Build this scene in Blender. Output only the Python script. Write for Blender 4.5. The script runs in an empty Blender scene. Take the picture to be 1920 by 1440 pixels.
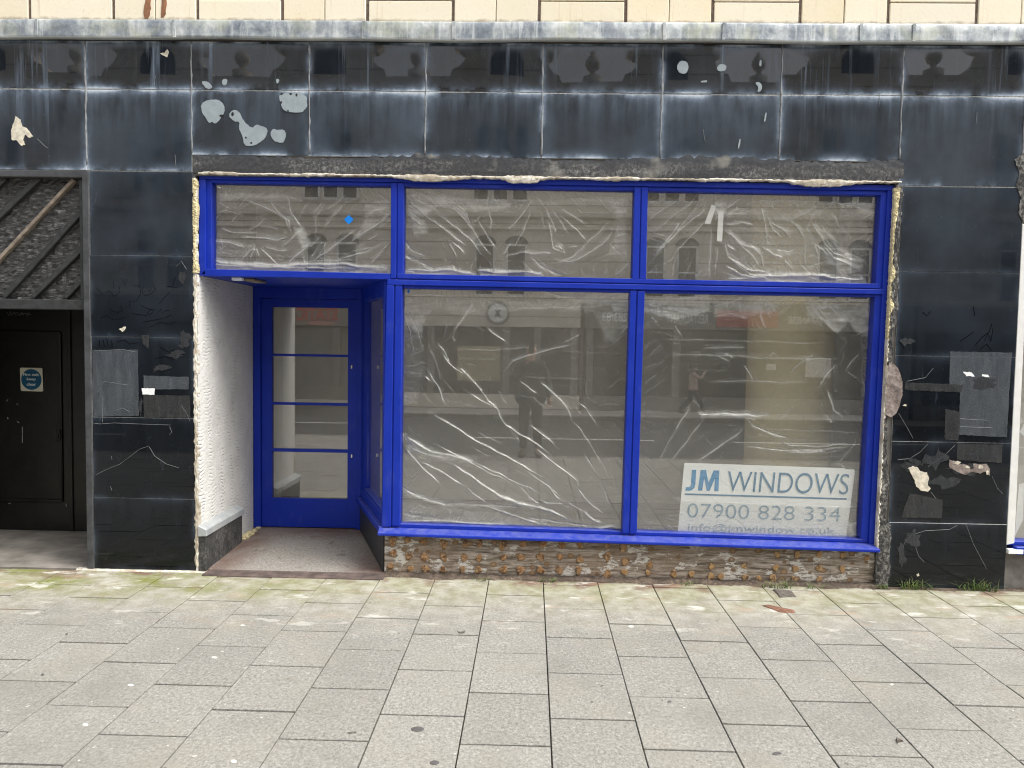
import bpy, bmesh, math, random
import numpy as np
from mathutils import Vector, Matrix
R = math.radians
C = bpy.context.scene.collection
rng = random.Random(7)
nrng = np.random.default_rng(11)

# ------------------------------------------------------------------ camera, sky, sun, exposure
YAW, PITCH, ROLL, FPX, DIST, CAMZ = 0.02455, 0.05261, 0.01547, 1443.0, 5.48089, 1.7
def _axes():
    cy, sy = math.cos(YAW), math.sin(YAW); cp, sp = math.cos(PITCH), math.sin(PITCH); cr, sr = math.cos(ROLL), math.sin(ROLL)
    f = Vector((-sy*cp, cy*cp, -sp)); r = Vector((cy, sy, 0)); u = r.cross(f)
    return cr*r + sr*u, -sr*r + cr*u, f
AX = _axes()
cam = bpy.data.cameras.new('camera'); camo = bpy.data.objects.new('camera', cam); C.objects.link(camo)
cam.sensor_fit = 'HORIZONTAL'; cam.sensor_width = 36; cam.lens = 36*FPX/1920; cam.clip_start = 0.02; cam.clip_end = 500
camo.matrix_world = Matrix.Translation((0, -DIST, CAMZ)) @ Matrix((AX[0], AX[1], -AX[2])).transposed().to_4x4()
sc = bpy.context.scene; sc.camera = camo
sc.view_settings.view_transform = 'Standard'; sc.view_settings.look = 'None'; sc.view_settings.exposure = 1.16; sc.view_settings.gamma = 1
sc.cycles.max_bounces = 10; sc.cycles.transparent_max_bounces = 24; sc.cycles.diffuse_bounces = 5; sc.cycles.glossy_bounces = 5
sc.cycles.transmission_bounces = 6; sc.cycles.caustics_reflective = False; sc.cycles.sample_clamp_indirect = 6; sc.cycles.filter_width = 1.1; sc.cycles.use_denoising = True
w = bpy.data.worlds.new('World'); sc.world = w; w.use_nodes = True
SUN_EL, SUN_ROT = R(56), R(114)
nt = w.node_tree; bg = nt.nodes['Background']; sky = nt.nodes.new('ShaderNodeTexSky')
sky.sky_type = 'NISHITA'; sky.sun_disc = False; sky.sun_elevation = SUN_EL; sky.sun_rotation = SUN_ROT; sky.dust_density = 3
hs = nt.nodes.new('ShaderNodeHueSaturation'); hs.inputs['Saturation'].default_value = 0.10
nt.links.new(sky.outputs[0], hs.inputs['Color']); nt.links.new(hs.outputs[0], bg.inputs['Color']); bg.inputs['Strength'].default_value = 0.15
sun = bpy.data.lights.new('sun', 'SUN'); suno = bpy.data.objects.new('sun', sun); C.objects.link(suno)
sun.energy = 1.4; sun.angle = R(30); sun.color = (1, .95, .87)
# sun direction: sky's rotation is measured clockwise from +Y
sd = Vector((math.sin(SUN_ROT)*math.cos(SUN_EL), math.cos(SUN_ROT)*math.cos(SUN_EL), math.sin(SUN_EL)))
suno.rotation_euler = sd.to_track_quat('Z', 'Y').to_euler()

def W(px, py, y=0.0):
    """point of the plane at depth y seen at a pixel of the 1920 x 1440 photograph: (x, z)"""
    d = AX[2] + AX[0]*((px-960)/FPX) + AX[1]*(-(py-720)/FPX)
    t = (DIST+y)/d.y
    return d.x*t, CAMZ + d.z*t
def G(px, py, z=0.0):
    d = AX[2] + AX[0]*((px-960)/FPX) + AX[1]*(-(py-720)/FPX)
    t = (z-CAMZ)/d.z
    return d.x*t, -DIST + d.y*t

# ------------------------------------------------------------------ node helper
SOCK = bpy.types.NodeSocket
class M_:
    def __init__(s, name):
        s.m = bpy.data.materials.new(name); s.m.use_nodes = True; s.t = s.m.node_tree; s.t.nodes.clear()
        s.o = s.t.nodes.new('ShaderNodeOutputMaterial'); s._p = None
    def n(s, typ, ins=None, out=0, **props):
        nd = s.t.nodes.new('ShaderNode'+typ)
        for k, v in props.items(): setattr(nd, k, v)
        for k, v in (ins or {}).items():
            if isinstance(v, SOCK): s.t.links.new(v, nd.inputs[k])
            else: nd.inputs[k].default_value = v
        return nd.outputs[out]
    @property
    def P(s):
        if s._p is None: s._p = s.n('NewGeometry')
        return s._p
    def uv(s, name): return s.n('UVMap', uv_map=name)
    def attr(s, name): return s.n('Attribute', out=2, attribute_name=name)
    def island(s): return s.n('NewGeometry', out='Random Per Island')
    def ma(s, op, a, b=0.0, clamp=False): return s.n('Math', {0: a, 1: b}, operation=op, use_clamp=clamp)
    def sep(s, v, i): return s.n('SeparateXYZ', {0: v}, out=i)
    def comb(s, x, y, z): return s.n('CombineXYZ', {0: x, 1: y, 2: z})
    def sc(s, v, sx, sy, sz): return s.n('Mapping', {0: v, 3: (sx, sy, sz)})
    def noise(s, scale, detail=3, rough=.55, vec=None, out=0, dist=0.0):
        return s.n('TexNoise', {'Vector': vec or s.P, 'Scale': scale, 'Detail': detail, 'Roughness': rough, 'Distortion': dist}, out=out)
    def voro(s, scale, vec=None, out=0, feature='F1'): return s.n('TexVoronoi', {'Vector': vec or s.P, 'Scale': scale}, out=out, feature=feature)
    def rr(s, v, a, b, lo=0.0, hi=1.0): return s.n('MapRange', {0: v, 1: a, 2: b, 3: lo, 4: hi})
    def ramp(s, f, stops):
        nd = s.t.nodes.new('ShaderNodeValToRGB'); s.t.links.new(f, nd.inputs[0]); e = nd.color_ramp.elements
        while len(e) < len(stops): e.new(0.5)
        for el, (p, c) in zip(e, stops): el.position = p; el.color = (*c, 1) if len(c) == 3 else c
        return nd.outputs[0]
    def mix(s, f, a, b, mode='MIX'):
        nd = s.t.nodes.new('ShaderNodeMix'); nd.data_type = 'RGBA'; nd.blend_type = mode
        for k, v in ((0, f), (6, a), (7, b)):
            if isinstance(v, SOCK): s.t.links.new(v, nd.inputs[k])
            else: nd.inputs[k].default_value = v if k == 0 else (*v, 1)[:4]
        return nd.outputs[2]
    def bump(s, h, strength=.5, dist=.01): return s.n('Bump', {'Height': h, 'Strength': strength, 'Distance': dist})
    def bsdf(s, color, rough=.6, bump=None, spec=.5, metal=0.0, **kw):
        ins = {'Base Color': color if isinstance(color, SOCK) else (*color, 1), 'Roughness': rough, 'Specular IOR Level': spec, 'Metallic': metal}
        if bump is not None: ins['Normal'] = bump
        ins.update(kw)
        return s.n('BsdfPrincipled', ins)
    def out(s, sh): s.t.links.new(sh, s.o.inputs[0]); return s.m
    def fresnel(s, f0):
        f = s.n('LayerWeight', {0: .5}, out=1)
        return s.ma('ADD', f0, s.ma('MULTIPLY', 1-f0, s.ma('POWER', f, 5.0)))

def flat(name, col, rough=.6, var=.12, scale=12, spec=.5, metal=0.0, bump=.15):
    m = M_(name); n = m.noise(scale, 4)
    lo = tuple(c*(1-var) for c in col); hi = tuple(min(1, c*(1+var)) for c in col)
    c = m.ramp(n, [(.3, lo), (.7, hi)])
    return m.out(m.bsdf(c, rough, m.bump(m.noise(scale*6, 3), bump, .002), spec, metal))

# ------------------------------------------------------------------ materials
MT = {}
def mk_stone():
    m = M_('cream_stone'); r = m.island()
    base = m.ramp(r, [(0, (.82, .70, .46)), (.25, (.80, .72, .55)), (.5, (.86, .79, .62)), (.75, (.85, .74, .53)), (1, (.82, .75, .60))])
    n = m.noise(3, 5); base = m.mix(m.rr(n, .35, .7, 0, .35), base, (.86, .82, .72))
    n2 = m.noise(55, 5, .7); base = m.mix(m.rr(n2, .60, .72, 0, .45), base, (.45, .36, .26))
    st = m.noise(4, 4, vec=m.sc(m.P, 9, 1, .35)); base = m.mix(m.rr(st, .62, .78, 0, .5), base, (.55, .36, .22))
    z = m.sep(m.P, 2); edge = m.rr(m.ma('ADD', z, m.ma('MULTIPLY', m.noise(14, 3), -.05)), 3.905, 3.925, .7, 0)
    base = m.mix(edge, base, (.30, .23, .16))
    return m.out(m.bsdf(base, .75, m.bump(m.noise(40, 6), .25, .004)))
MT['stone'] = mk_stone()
MT['joint'] = flat('stone_joint_mortar', (.17, .13, .105), .9, .4, 40)
MT['rust'] = flat('rust_stain', (.26, .12, .06), .8, .4, 30)
def mk_lead():
    m = M_('lead_flashing')
    s1 = m.noise(3, 5, .6, vec=m.sc(m.P, 5, 1, .7)); s2 = m.noise(9, 4, .6, vec=m.sc(m.P, 3, 1, .35)); b = m.noise(4.5, 3)
    b2 = m.noise(5.5, 6, .75, vec=m.sc(m.P, 1, 1, .8)); c = m.ramp(b2, [(.34, (.13, .15, .18)), (.45, (.24, .27, .30)), (.54, (.38, .41, .42)), (.66, (.56, .58, .57))])
    c = m.mix(m.rr(s1, .55, .66, 0, .6), c, (.60, .62, .62)); c = m.mix(m.rr(s2, .56, .66, 0, .45), c, (.66, .68, .68))
    c = m.mix(m.rr(b, .52, .68, 0, .5), c, (.40, .41, .29)); c = m.mix(m.rr(m.noise(7, 3, .6, vec=m.sc(m.P, 1.2, 1, .5)), .54, .66, 0, .6), c, (.17, .19, .23))
    z_ = m.sep(m.P, 2); c = m.mix(m.rr(z_, 3.803, 3.797, 0, .6), c, (.60, .62, .62))
    return m.out(m.bsdf(c, m.rr(s1, .3, .7, .38, .6), m.bump(m.noise(16, 4), .35, .006), .5, .25))
MT['lead'] = mk_lead()
def mk_tile(name, hh, hv, film, streak, lowdark=False):
    """black glass tile: edges rubbed white, old run marks, a thin blue-grey bloom of weathering"""
    m = M_(name); a = m.uv('near'); b = m.uv('far'); r = m.island()
    nz = m.noise(4, 4); nf = m.noise(30, 5, .7); nl = m.noise(3.2, 3, .6, vec=m.sc(m.P, 1, 1, .8))
    dx = m.ma('MINIMUM', m.sep(a, 0), m.sep(b, 0)); dz = m.ma('MINIMUM', m.sep(a, 1), m.sep(b, 1))
    E = lambda d, k: m.ma('POWER', 2.718, m.ma('MULTIPLY', d, -k))
    # rubbed rim: a hard pale line on the arris and an uneven smear that fades into the tile
    dzs = m.ma('ADD', dz, m.ma('MULTIPLY', m.ma('SUBTRACT', nf, .5), .022))
    eh = m.ma('MULTIPLY', E(dzs, 52.0), m.rr(nz, .40, .62, .02, 1.35))
    dxs = m.ma('ADD', dx, m.ma('MULTIPLY', m.ma('SUBTRACT', nf, .5), .020))
    ev = m.ma('MULTIPLY', E(dxs, 75.0), m.rr(nl, .47, .62, .0, 1.4))
    wide = m.ma('MULTIPLY', E(m.sep(b, 1), 6.0), m.rr(m.noise(6, 4, .6, vec=m.sc(m.P, 2.2, 1, .3)), .34, .66, 0, 1.2))
    wide2 = m.ma('MULTIPLY', E(dx, 11.0), m.rr(m.noise(2.7, 3), .42, .62))
    st = m.noise(5, 4, .65, vec=m.sc(m.P, 3.2, 1, .14)); st2 = m.noise(1.9, 2, .5, vec=m.sc(m.P, 2.4, 1, .25))
    run = m.ma('MULTIPLY', m.rr(st, .54, .80), m.rr(st2, .47, .66))
    run = m.ma('MULTIPLY', run, E(m.sep(b, 1), 3.4))
    bloom = m.ma('MULTIPLY', m.rr(m.noise(1.9, 4), .32, .66, .25, 1.15), m.rr(r, 0, 1, .7, 1.2))
    fac = m.ma('MULTIPLY', bloom, film)
    if lowdark: fac = m.ma('MULTIPLY', fac, m.rr(m.sep(m.P, 2), 1.2, 2.3, .06, 1.0))
    fac = m.ma('ADD', fac, m.ma('MULTIPLY', wide, film*1.3 if not lowdark else film*.2)); fac = m.ma('ADD', fac, m.ma('MULTIPLY', wide2, film*.7 if not lowdark else film*.15))
    fac = m.ma('ADD', fac, m.ma('MULTIPLY', eh, hh)); fac = m.ma('ADD', fac, m.ma('MULTIPLY', ev, hv)); fac = m.ma('ADD', fac, m.ma('MULTIPLY', run, streak))
    scr = m.noise(13, 6, .78, vec=m.n('Mapping', {0: m.P, 2: (0, .5, 0), 3: (1, 1, .3)}), dist=1.6); scm = m.rr(m.noise(2.3, 3), .45, .62)
    fac = m.ma('ADD', fac, m.ma('MULTIPLY', m.rr(scr, .60, .78, 0, .16 if lowdark else .05), scm)); sp = m.noise(90, 2, .5); fac = m.ma('ADD', fac, m.rr(sp, .735, .80, 0, .3), True)
    col = m.mix(fac, (.004, .005, .0065), (.40, .53, .72))
    col = m.mix(m.rr(fac, .3, .8, 0, .7), col, (.66, .70, .73))
    rough = m.rr(fac, 0.03, .30, .015, .42)
    bmp = m.bump(m.noise(1.4, 1, .4), .10, .012)
    return m.out(m.bsdf(col, rough, bmp, .32 if lowdark else .55))
MT['tile_top'] = mk_tile('black_glass_tile_streaked', .62, .36, .018, .80)
MT['tile_row'] = mk_tile('black_glass_tile_bloomed', .58, .34, .080, .24)
MT['tile_pillar'] = mk_tile('black_glass_tile_scuffed', .06, .10, .075, .03, True)
MT['groove'] = flat('joint_dirt', (.40, .40, .38), .9, .5, 60)
MT['backing'] = flat('backing_wall', (.16, .15, .14), .9, .3, 14)
def mk_mortar(name, dark, mid, light, th=.5, bs=.5):
    m = M_(name); n = m.noise(42, 7, .8, vec=m.sc(m.P, 1, 1, .8)); n2 = m.noise(110, 4, .7); n3 = m.noise(6, 4, .6)
    c = m.ramp(n, [(.40, dark), (th, mid), (.60, light)]); c = m.mix(m.rr(n2, .55, .7, 0, .7), c, dark); c = m.mix(m.rr(n2, .40, .30, 0, .7), c, light)
    c = m.mix(m.rr(n3, .42, .60, 0, .75), c, dark)
    return m.out(m.bsdf(c, .9, m.bump(m.ma('ADD', n, n2), bs, .004)))
def mk_band():
    m = M_('scraped_tile_backing'); n = m.noise(42, 7, .8); v = m.noise(30, 4, .7, vec=m.sc(m.P, 1.4, 1, .25)); a = m.noise(1.7, 4, .6, vec=m.sc(m.P, 1, 1, 3)); z = m.sep(m.P, 2)
    c = m.ramp(n, [(.40, (.030, .031, .035)), (.5, (.075, .076, .078)), (.60, (.26, .255, .24))]); c = m.mix(m.rr(v, .5, .62, 0, .5), c, (.17, .17, .165))
    c = m.mix(m.rr(a, .40, .56, .0, .85), c, (.035, .036, .042)); c = m.mix(m.rr(m.ma('ADD', z, m.ma('MULTIPLY', n, .03)), 2.965, 3.01, 0, .8), c, (.03, .034, .042))
    c = m.mix(m.rr(m.noise(3.1, 3), .56, .64, 0, .6), c, (.30, .29, .26))
    return m.out(m.bsdf(c, .75, m.bump(n, .35, .003)))
MT['band'] = mk_band()
MT['mortar'] = mk_mortar('scraped_backing', (.035, .036, .040), (.085, .086, .086), (.30, .295, .275))
MT['edge_mortar'] = mk_mortar('broken_edge_mortar', (.022, .022, .023), (.075, .073, .07), (.36, .345, .32))
MT['plaster'] = mk_mortar('torn_plaster_edge', (.34, .28, .20), (.70, .66, .57), (.83, .80, .72), .45)
MT['foam'] = flat('expanding_foam', (.62, .54, .32), .85, .3, 40, bump=.8)
MT['patch'] = flat('pale_adhesive_patch', (.30, .35, .38), .55, .12, 18)
MT['patch2'] = flat('bare_cream_patch', (.66, .61, .50), .85, .3, 30, bump=.7)
def mk_brick():
    m = M_('exposed_brick'); n = m.noise(16, 5, .7)
    c = m.ramp(n, [(.3, (.10, .085, .08)), (.48, (.23, .185, .165)), (.6, (.33, .29, .27)), (.72, (.42, .27, .22))])
    return m.out(m.bsdf(c, .9, m.bump(m.noise(30, 5), .9, .01)))
MT['brick'] = mk_brick()
def mk_blue():
    m = M_('royal_blue_paint'); n = m.noise(4, 4); br = m.noise(60, 3, .6, vec=m.sc(m.P, 1, 1, .08))
    c = m.ramp(n, [(.3, (.005, .026, .34)), (.7, (.007, .033, .40))])
    c = m.mix(m.rr(m.noise(90, 2), .70, .78, 0, .35), c, (.10, .13, .55))
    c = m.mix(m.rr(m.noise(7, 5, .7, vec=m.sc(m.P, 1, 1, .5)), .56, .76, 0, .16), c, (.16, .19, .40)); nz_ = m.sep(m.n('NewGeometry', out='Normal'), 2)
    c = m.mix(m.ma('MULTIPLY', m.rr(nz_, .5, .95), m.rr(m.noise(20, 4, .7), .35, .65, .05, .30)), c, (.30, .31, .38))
    return m.out(m.bsdf(c, m.rr(n, .3, .7, .38, .5), m.bump(br, .10, .002), .3))
MT['blue'] = mk_blue()
def mk_glass(name, f0, tint=(1, 1, 1), wav=.03):
    m = M_(name); b = m.bump(m.noise(.9, 2, .4), wav, .01)
    g = m.n('BsdfGlossy', {'Color': (1, 1, 1, 1), 'Roughness': 0.0, 'Normal': b}); t = m.n('BsdfTransparent', {'Color': (*tint, 1)})
    return m.out(m.n('MixShader', {0: m.fresnel(f0), 1: t, 2: g}))
MT['glass'] = mk_glass('window_glass', .118, (.985, .985, .975))
MT['glass_far'] = flat('dark_window_glass', (.015, .017, .019), .08, .3, 1.5, .8, bump=0)
def mk_film():
    m = M_('clear_polythene'); h = m.attr('haze_sheen'); mot = m.noise(22, 4, .6)
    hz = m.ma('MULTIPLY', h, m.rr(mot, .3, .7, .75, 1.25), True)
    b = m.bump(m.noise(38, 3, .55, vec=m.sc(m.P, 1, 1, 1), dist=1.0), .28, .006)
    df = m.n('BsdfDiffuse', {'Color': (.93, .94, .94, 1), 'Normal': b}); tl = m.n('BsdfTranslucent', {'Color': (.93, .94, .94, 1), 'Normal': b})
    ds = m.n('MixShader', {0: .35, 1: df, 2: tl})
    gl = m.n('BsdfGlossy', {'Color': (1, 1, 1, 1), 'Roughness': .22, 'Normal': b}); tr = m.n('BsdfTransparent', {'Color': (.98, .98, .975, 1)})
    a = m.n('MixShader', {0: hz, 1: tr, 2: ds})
    return m.out(m.n('MixShader', {0: m.ma('MINIMUM', m.fresnel(.08), .7), 1: a, 2: gl}))
MT['film'] = mk_film()
def mk_render():
    m = M_('combed_white_render')
    v = m.n('Mapping', {0: m.P, 3: (1, 1, 1)}); yy = m.sep(m.P, 1); zz = m.sep(m.P, 2)
    wob = m.ma('ADD', m.ma('MULTIPLY', m.ma('SINE', m.ma('ADD', m.ma('MULTIPLY', yy, 62.0), m.ma('MULTIPLY', m.noise(3, 2), 9.0))), .0042),
               m.ma('MULTIPLY', m.noise(5, 3), .06))
    ph = m.ma('MULTIPLY', m.ma('ADD', zz, wob), 232.0)
    rid = m.ma('POWER', m.rr(m.ma('SINE', ph), -1, 1), 3.0)
    msk = m.ma('MULTIPLY', m.rr(m.noise(3.6, 4, .6, vec=m.sc(m.P, 1, 2.2, .8)), .46, .66), m.rr(m.noise(15, 3, .6, vec=m.sc(m.P, 1, 1, 2.5)), .35, .6))
    ln = m.ma('MULTIPLY', rid, msk)
    c = m.ramp(m.noise(6, 5), [(.3, (.68, .665, .63)), (.7, (.79, .78, .75))]); c = m.mix(m.rr(ln, .30, .9, 0, .50), c, (.40, .365, .33))
    c = m.mix(m.rr(m.noise(45, 3), .68, .74, 0, .4), c, (.3, .27, .24))
    return m.out(m.bsdf(c, .85, m.bump(m.ma('ADD', m.ma('MULTIPLY', ln, -1.0), m.ma('MULTIPLY', m.noise(50, 4), .4)), .7, .008)))
MT['render'] = mk_render()
def mk_riser():
    m = M_('stripped_stall_riser')
    g = m.noise(10, 6, .7, vec=m.sc(m.P, .6, 1, 6)); big = m.noise(3.2, 4)
    c = m.ramp(g, [(.36, (.07, .056, .045)), (.47, (.20, .165, .13)), (.60, (.38, .33, .285))])
    c = m.mix(m.rr(big, .42, .62, 0, .5), c, (.20, .14, .095))
    p1 = m.noise(6.5, 5, .62, vec=m.sc(m.P, .9, 1, 1.5)); pm = m.rr(p1, .545, .565)
    pk = m.rr(m.noise(26, 5, .75, vec=m.sc(m.P, .6, 1, 2.2)), .46, .50); pm = m.ma('MULTIPLY', pm, pk)
    c = m.mix(m.ma('MULTIPLY', pm, .85), c, (.56, .54, .51))
    c = m.mix(m.rr(m.noise(60, 3), .64, .72, 0, .8), c, (.06, .05, .04))
    pv = m.n('Mapping', {0: m.P, 3: (1, 0, 1.25)}); vd = m.n('TexVoronoi', {'Vector': pv, 'Scale': 10.5, 'Randomness': .55}); vc = m.sep(m.n('TexVoronoi', {'Vector': pv, 'Scale': 10.5, 'Randomness': .55}, out=1), 0)
    vd = m.ma('ADD', vd, m.ma('MULTIPLY', m.ma('SUBTRACT', m.noise(40, 3), .5), .16)); spot = m.ma('MULTIPLY', m.rr(vd, .30, .25), m.rr(vc, .35, .42)); ring = m.ma('MULTIPLY', spot, m.rr(vd, .14, .2))
    c = m.mix(m.ma('MULTIPLY', spot, .75), c, (.27, .165, .08)); c = m.mix(m.ma('MULTIPLY', ring, .6), c, (.10, .06, .035))
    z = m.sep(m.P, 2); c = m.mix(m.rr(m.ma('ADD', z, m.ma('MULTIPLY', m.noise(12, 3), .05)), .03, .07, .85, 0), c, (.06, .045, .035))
    return m.out(m.bsdf(c, .85, m.bump(m.ma('ADD', g, m.ma('MULTIPLY', pm, .7)), .4, .004)))
MT['riser'] = mk_riser()
def mk_dab():
    m = M_('orange_glue_dab'); n = m.noise(45, 4); r = m.island(); c = m.ramp(n, [(.32, (.11, .05, .02)), (.48, (.25, .125, .05)), (.70, (.42, .26, .13))])
    x = m.sep(m.P, 0); c = m.mix(m.rr(x, .1, 1.3, 0, .55), c, (.42, .27, .12)); c = m.mix(m.rr(m.noise(6, 2), .45, .6, 0, .5), c, (.26, .16, .085))
    u = m.noise(30, 3); c = m.mix(m.rr(u, .52, .62, 0, .8), c, (.07, .035, .018)); c = m.mix(m.rr(m.noise(70, 3), .56, .66, 0, .6), c, (.50, .36, .22))
    return m.out(m.bsdf(c, .7, m.bump(n, .3, .002)))
MT['dab'] = mk_dab()
def mk_slab():
    m = M_('concrete_paving_slab'); r = m.island(); n1 = m.noise(64, 5, .75, vec=m.sc(m.P, 1, .8, 1)); n2 = m.noise(150, 3, .7); n3 = m.noise(2.2, 4); n4 = m.noise(9, 4, .65)
    c = m.ramp(n1, [(.32, (.100, .098, .091)), (.44, (.208, .204, .190)), (.54, (.292, .286, .266)), (.66, (.44, .43, .40))])
    c = m.mix(m.rr(n2, .55, .66, 0, .7), c, (.46, .445, .415)); c = m.mix(m.rr(n2, .45, .35, 0, .7), c, (.10, .096, .088))
    c = m.mix(.24, c, m.mix(m.rr(m.n('TexWhiteNoise', {'W': r}, noise_dimensions='1D'), 0, 1), (.225, .222, .203), (.37, .36, .325)))
    c = m.mix(m.rr(n4, .52, .72, 0, .35), c, (.36, .345, .315)); c = m.mix(m.rr(n3, .48, .68, 0, .35), c, (.27, .25, .20)); c = m.mix(m.rr(m.noise(1.3, 5, .65), .50, .66, 0, .45), c, (.185, .18, .165)); c = m.mix(m.rr(m.noise(6.5, 5, .7, vec=m.sc(m.P, .7, 1.3, 1)), .60, .72, 0, .4), c, (.17, .145, .115))
    y = m.sep(m.P, 1); x = m.sep(m.P, 0)
    pale = m.ma('MULTIPLY', m.rr(m.ma('ADD', y, m.ma('MULTIPLY', m.noise(3, 5, .65), 1.1)), -.55, .35), .75); c = m.mix(pale, c, m.mix(m.rr(n4, .35, .6), (.29, .26, .18), (.50, .485, .41)))
    al = m.ma('MULTIPLY', m.rr(m.ma('ADD', y, m.ma('MULTIPLY', m.noise(4.2, 5, .6), .9)), -.20, .12), m.rr(m.noise(2.6, 4, .6, vec=m.sc(m.P, 1, 1.2, 1)), .36, .56))
    al = m.ma('MULTIPLY', al, m.rr(m.noise(11, 5, .7), .34, .56, .35, 1)); al = m.ma('MULTIPLY', al, m.rr(x, -2.6, -1.1, .92, .38)); c = m.mix(al, c, (.185, .20, .045))
    rd = m.ma('MULTIPLY', m.rr(m.ma('ADD', y, m.ma('MULTIPLY', m.noise(7, 4), .4)), .0, .12), m.rr(m.noise(3.4, 3), .5, .62)); c = m.mix(rd, c, (.19, .125, .09))
    wh = m.noise(4.3, 5, .62, vec=m.sc(m.P, .8, 1.6, 1)); wm = m.ma('MULTIPLY', m.rr(wh, .60, .67, 0, .7), m.rr(y, -1.5, -.5)); c = m.mix(wm, c, (.66, .65, .60))
    ora = m.ma('MULTIPLY', m.rr(m.noise(2.7, 3, .5, vec=m.sc(m.P, 1, 2.5, 1)), .60, .70, 0, .4), m.rr(y, -1.3, -.4)); c = m.mix(ora, c, (.40, .27, .18))
    gr = m.ma('MULTIPLY', m.rr(m.ma('ADD', y, m.ma('MULTIPLY', m.noise(9, 5, .7), .16)), .015, .06), m.rr(m.noise(5, 4, .65), .38, .6)); c = m.mix(m.ma('MULTIPLY', gr, .75), c, (.10, .085, .05))
    sp = m.noise(30, 2, .5); c = m.mix(m.rr(sp, .73, .75, 0, .8), c, (.62, .61, .57)); c = m.mix(m.rr(sp, .268, .252, 0, .8), c, (.09, .085, .08))
    return m.out(m.bsdf(c, .82, m.bump(m.ma('ADD', n1, n2), .45, .003), .35))
MT['slab'] = mk_slab()
MT['bed'] = flat('joint_soil', (.12, .105, .085), .95, .5, 60)
def mk_step():
    m = M_('worn_entrance_concrete'); n1 = m.noise(70, 4, .7); n3 = m.noise(5, 5, .6)
    c = m.ramp(n1, [(.32, (.17, .155, .138)), (.5, (.27, .248, .222)), (.7, (.40, .375, .34))])
    x = m.sep(m.P, 0); y = m.sep(m.P, 1); dl = m.rr(x, -2.30, -2.05, 1, 0); dr = m.rr(x, -1.42, -1.12, 0, 1); db = m.rr(y, .75, 1.05, 0, .9)
    e = m.ma('MAXIMUM', m.ma('MAXIMUM', dl, dr), db); e = m.ma('MULTIPLY', e, m.rr(n3, .3, .6, .4, 1)); c = m.mix(e, c, (.135, .075, .055))
    c = m.mix(m.rr(m.noise(11, 5, .65), .60, .68, 0, .6), c, (.10, .07, .055)); c = m.mix(m.rr(m.noise(40, 2), .73, .76, 0, .8), c, (.55, .5, .44))
    return m.out(m.bsdf(c, .85, m.bump(n1, .5, .004)))
MT['step'] = mk_step()
MT['nosing'] = flat('red_brown_step_edge', (.115, .085, .075), .8, .45, 14, bump=.5)
MT['dirt'] = mk_mortar('dirt', (.055, .04, .03), (.11, .08, .06), (.2, .16, .12))
MT['leftfloor'] = flat('stained_lobby_floor', (.235, .215, .19), .85, .4, 5, bump=.4)
def mk_black(name, col, rough, bs, b, chips=0.0):
    m = M_(name); n = m.noise(bs, 5, .65); c = m.ramp(n, [(.3, tuple(x*.6 for x in col)), (.7, tuple(x*1.5 for x in col))])
    if chips:
        z = m.sep(m.P, 2); ch = m.rr(m.noise(14, 4, .6, vec=m.sc(m.P, .6, 1, 2)), .62+chips, .64+chips, 0, .9)
        ch = m.ma('MULTIPLY', ch, m.rr(z, .30, .12, 0, 1)); c = m.mix(ch, c, (.40, .31, .22))
        c = m.mix(m.rr(m.noise(21, 3), .735, .75, 0, .6), c, (.3, .29, .27))
    return m.out(m.bsdf(c, rough, m.bump(n, b, .006), .5))
MT['blackdoor'] = mk_black('black_door_paint', (.010, .010, .0095), .38, 9, .3, .0)
MT['blacktrim'] = mk_black('black_trim_paint', (.030, .032, .034), .5, 20, .3)
MT['strip'] = mk_black('silvery_joint_strip', (.22, .23, .24), .45, 25, .4)
MT['greytrim'] = mk_black('dull_metal_trim', (.055, .058, .064), .45, 12, .3)
def mk_tar():
    m = M_('tarred_rough_board'); v = m.n('Mapping', {0: m.P, 2: (0, R(-38), 0), 3: (7, 1, 26)}); n = m.noise(2.4, 6, .7, vec=v)
    c = m.ramp(n, [(.35, (.012, .012, .012)), (.55, (.05, .05, .05)), (.72, (.26, .26, .255))])
    return m.out(m.bsdf(c, .35, m.bump(n, 1.0, .012), .6))
MT['tar'] = mk_tar()
MT['baretimber'] = flat('split_bare_batten', (.23, .19, .15), .8, .4, 18)
MT['white'] = flat('white_board', (.91, .95, .97), .4, .04, 6, bump=.05)
MT['offwhite'] = flat('off_white_sticker', (.72, .70, .60), .5, .08, 8, bump=.05)
MT['signblue'] = flat('sign_blue', (.030, .27, .56), .4, .05, 8, bump=0)
MT['signline'] = flat('sign_steel_blue', (.045, .20, .36), .4, .05, 8, bump=0)
MT['phoneblue'] = flat('sign_pale_blue', (.10, .29, .46), .4, .05, 8, bump=0)
MT['safety'] = flat('fire_sign_blue', (.008, .10, .21), .4, .1, 8, bump=0)
MT['lettering'] = flat('pale_lettering', (.72, .80, .84), .5, .05, 8, bump=0)
MT['sticker'] = flat('bright_blue_sticker', (.0, .24, .85), .4, .03, 8, bump=0)
MT['tape'] = flat('white_tape', (.90, .92, .92), .5, .06, 20, bump=.1)
MT['wpvc'] = flat('white_frame_paint', (.80, .80, .78), .45, .06, 12)
MT['metal'] = flat('bright_metal', (.75, .75, .74), .25, .05, 20, metal=.8)
MT['roomwall'] = flat('beige_room_wall', (.64, .62, .565), .9, .1, 3)
MT['roomfloor'] = flat('dusty_room_floor', (.34, .31, .27), .8, .3, 5)
MT['cream'] = flat('cream_painted_pier', (.95, .84, .52), .8, .05, 3)
MT['grey_residue'] = None
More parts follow.
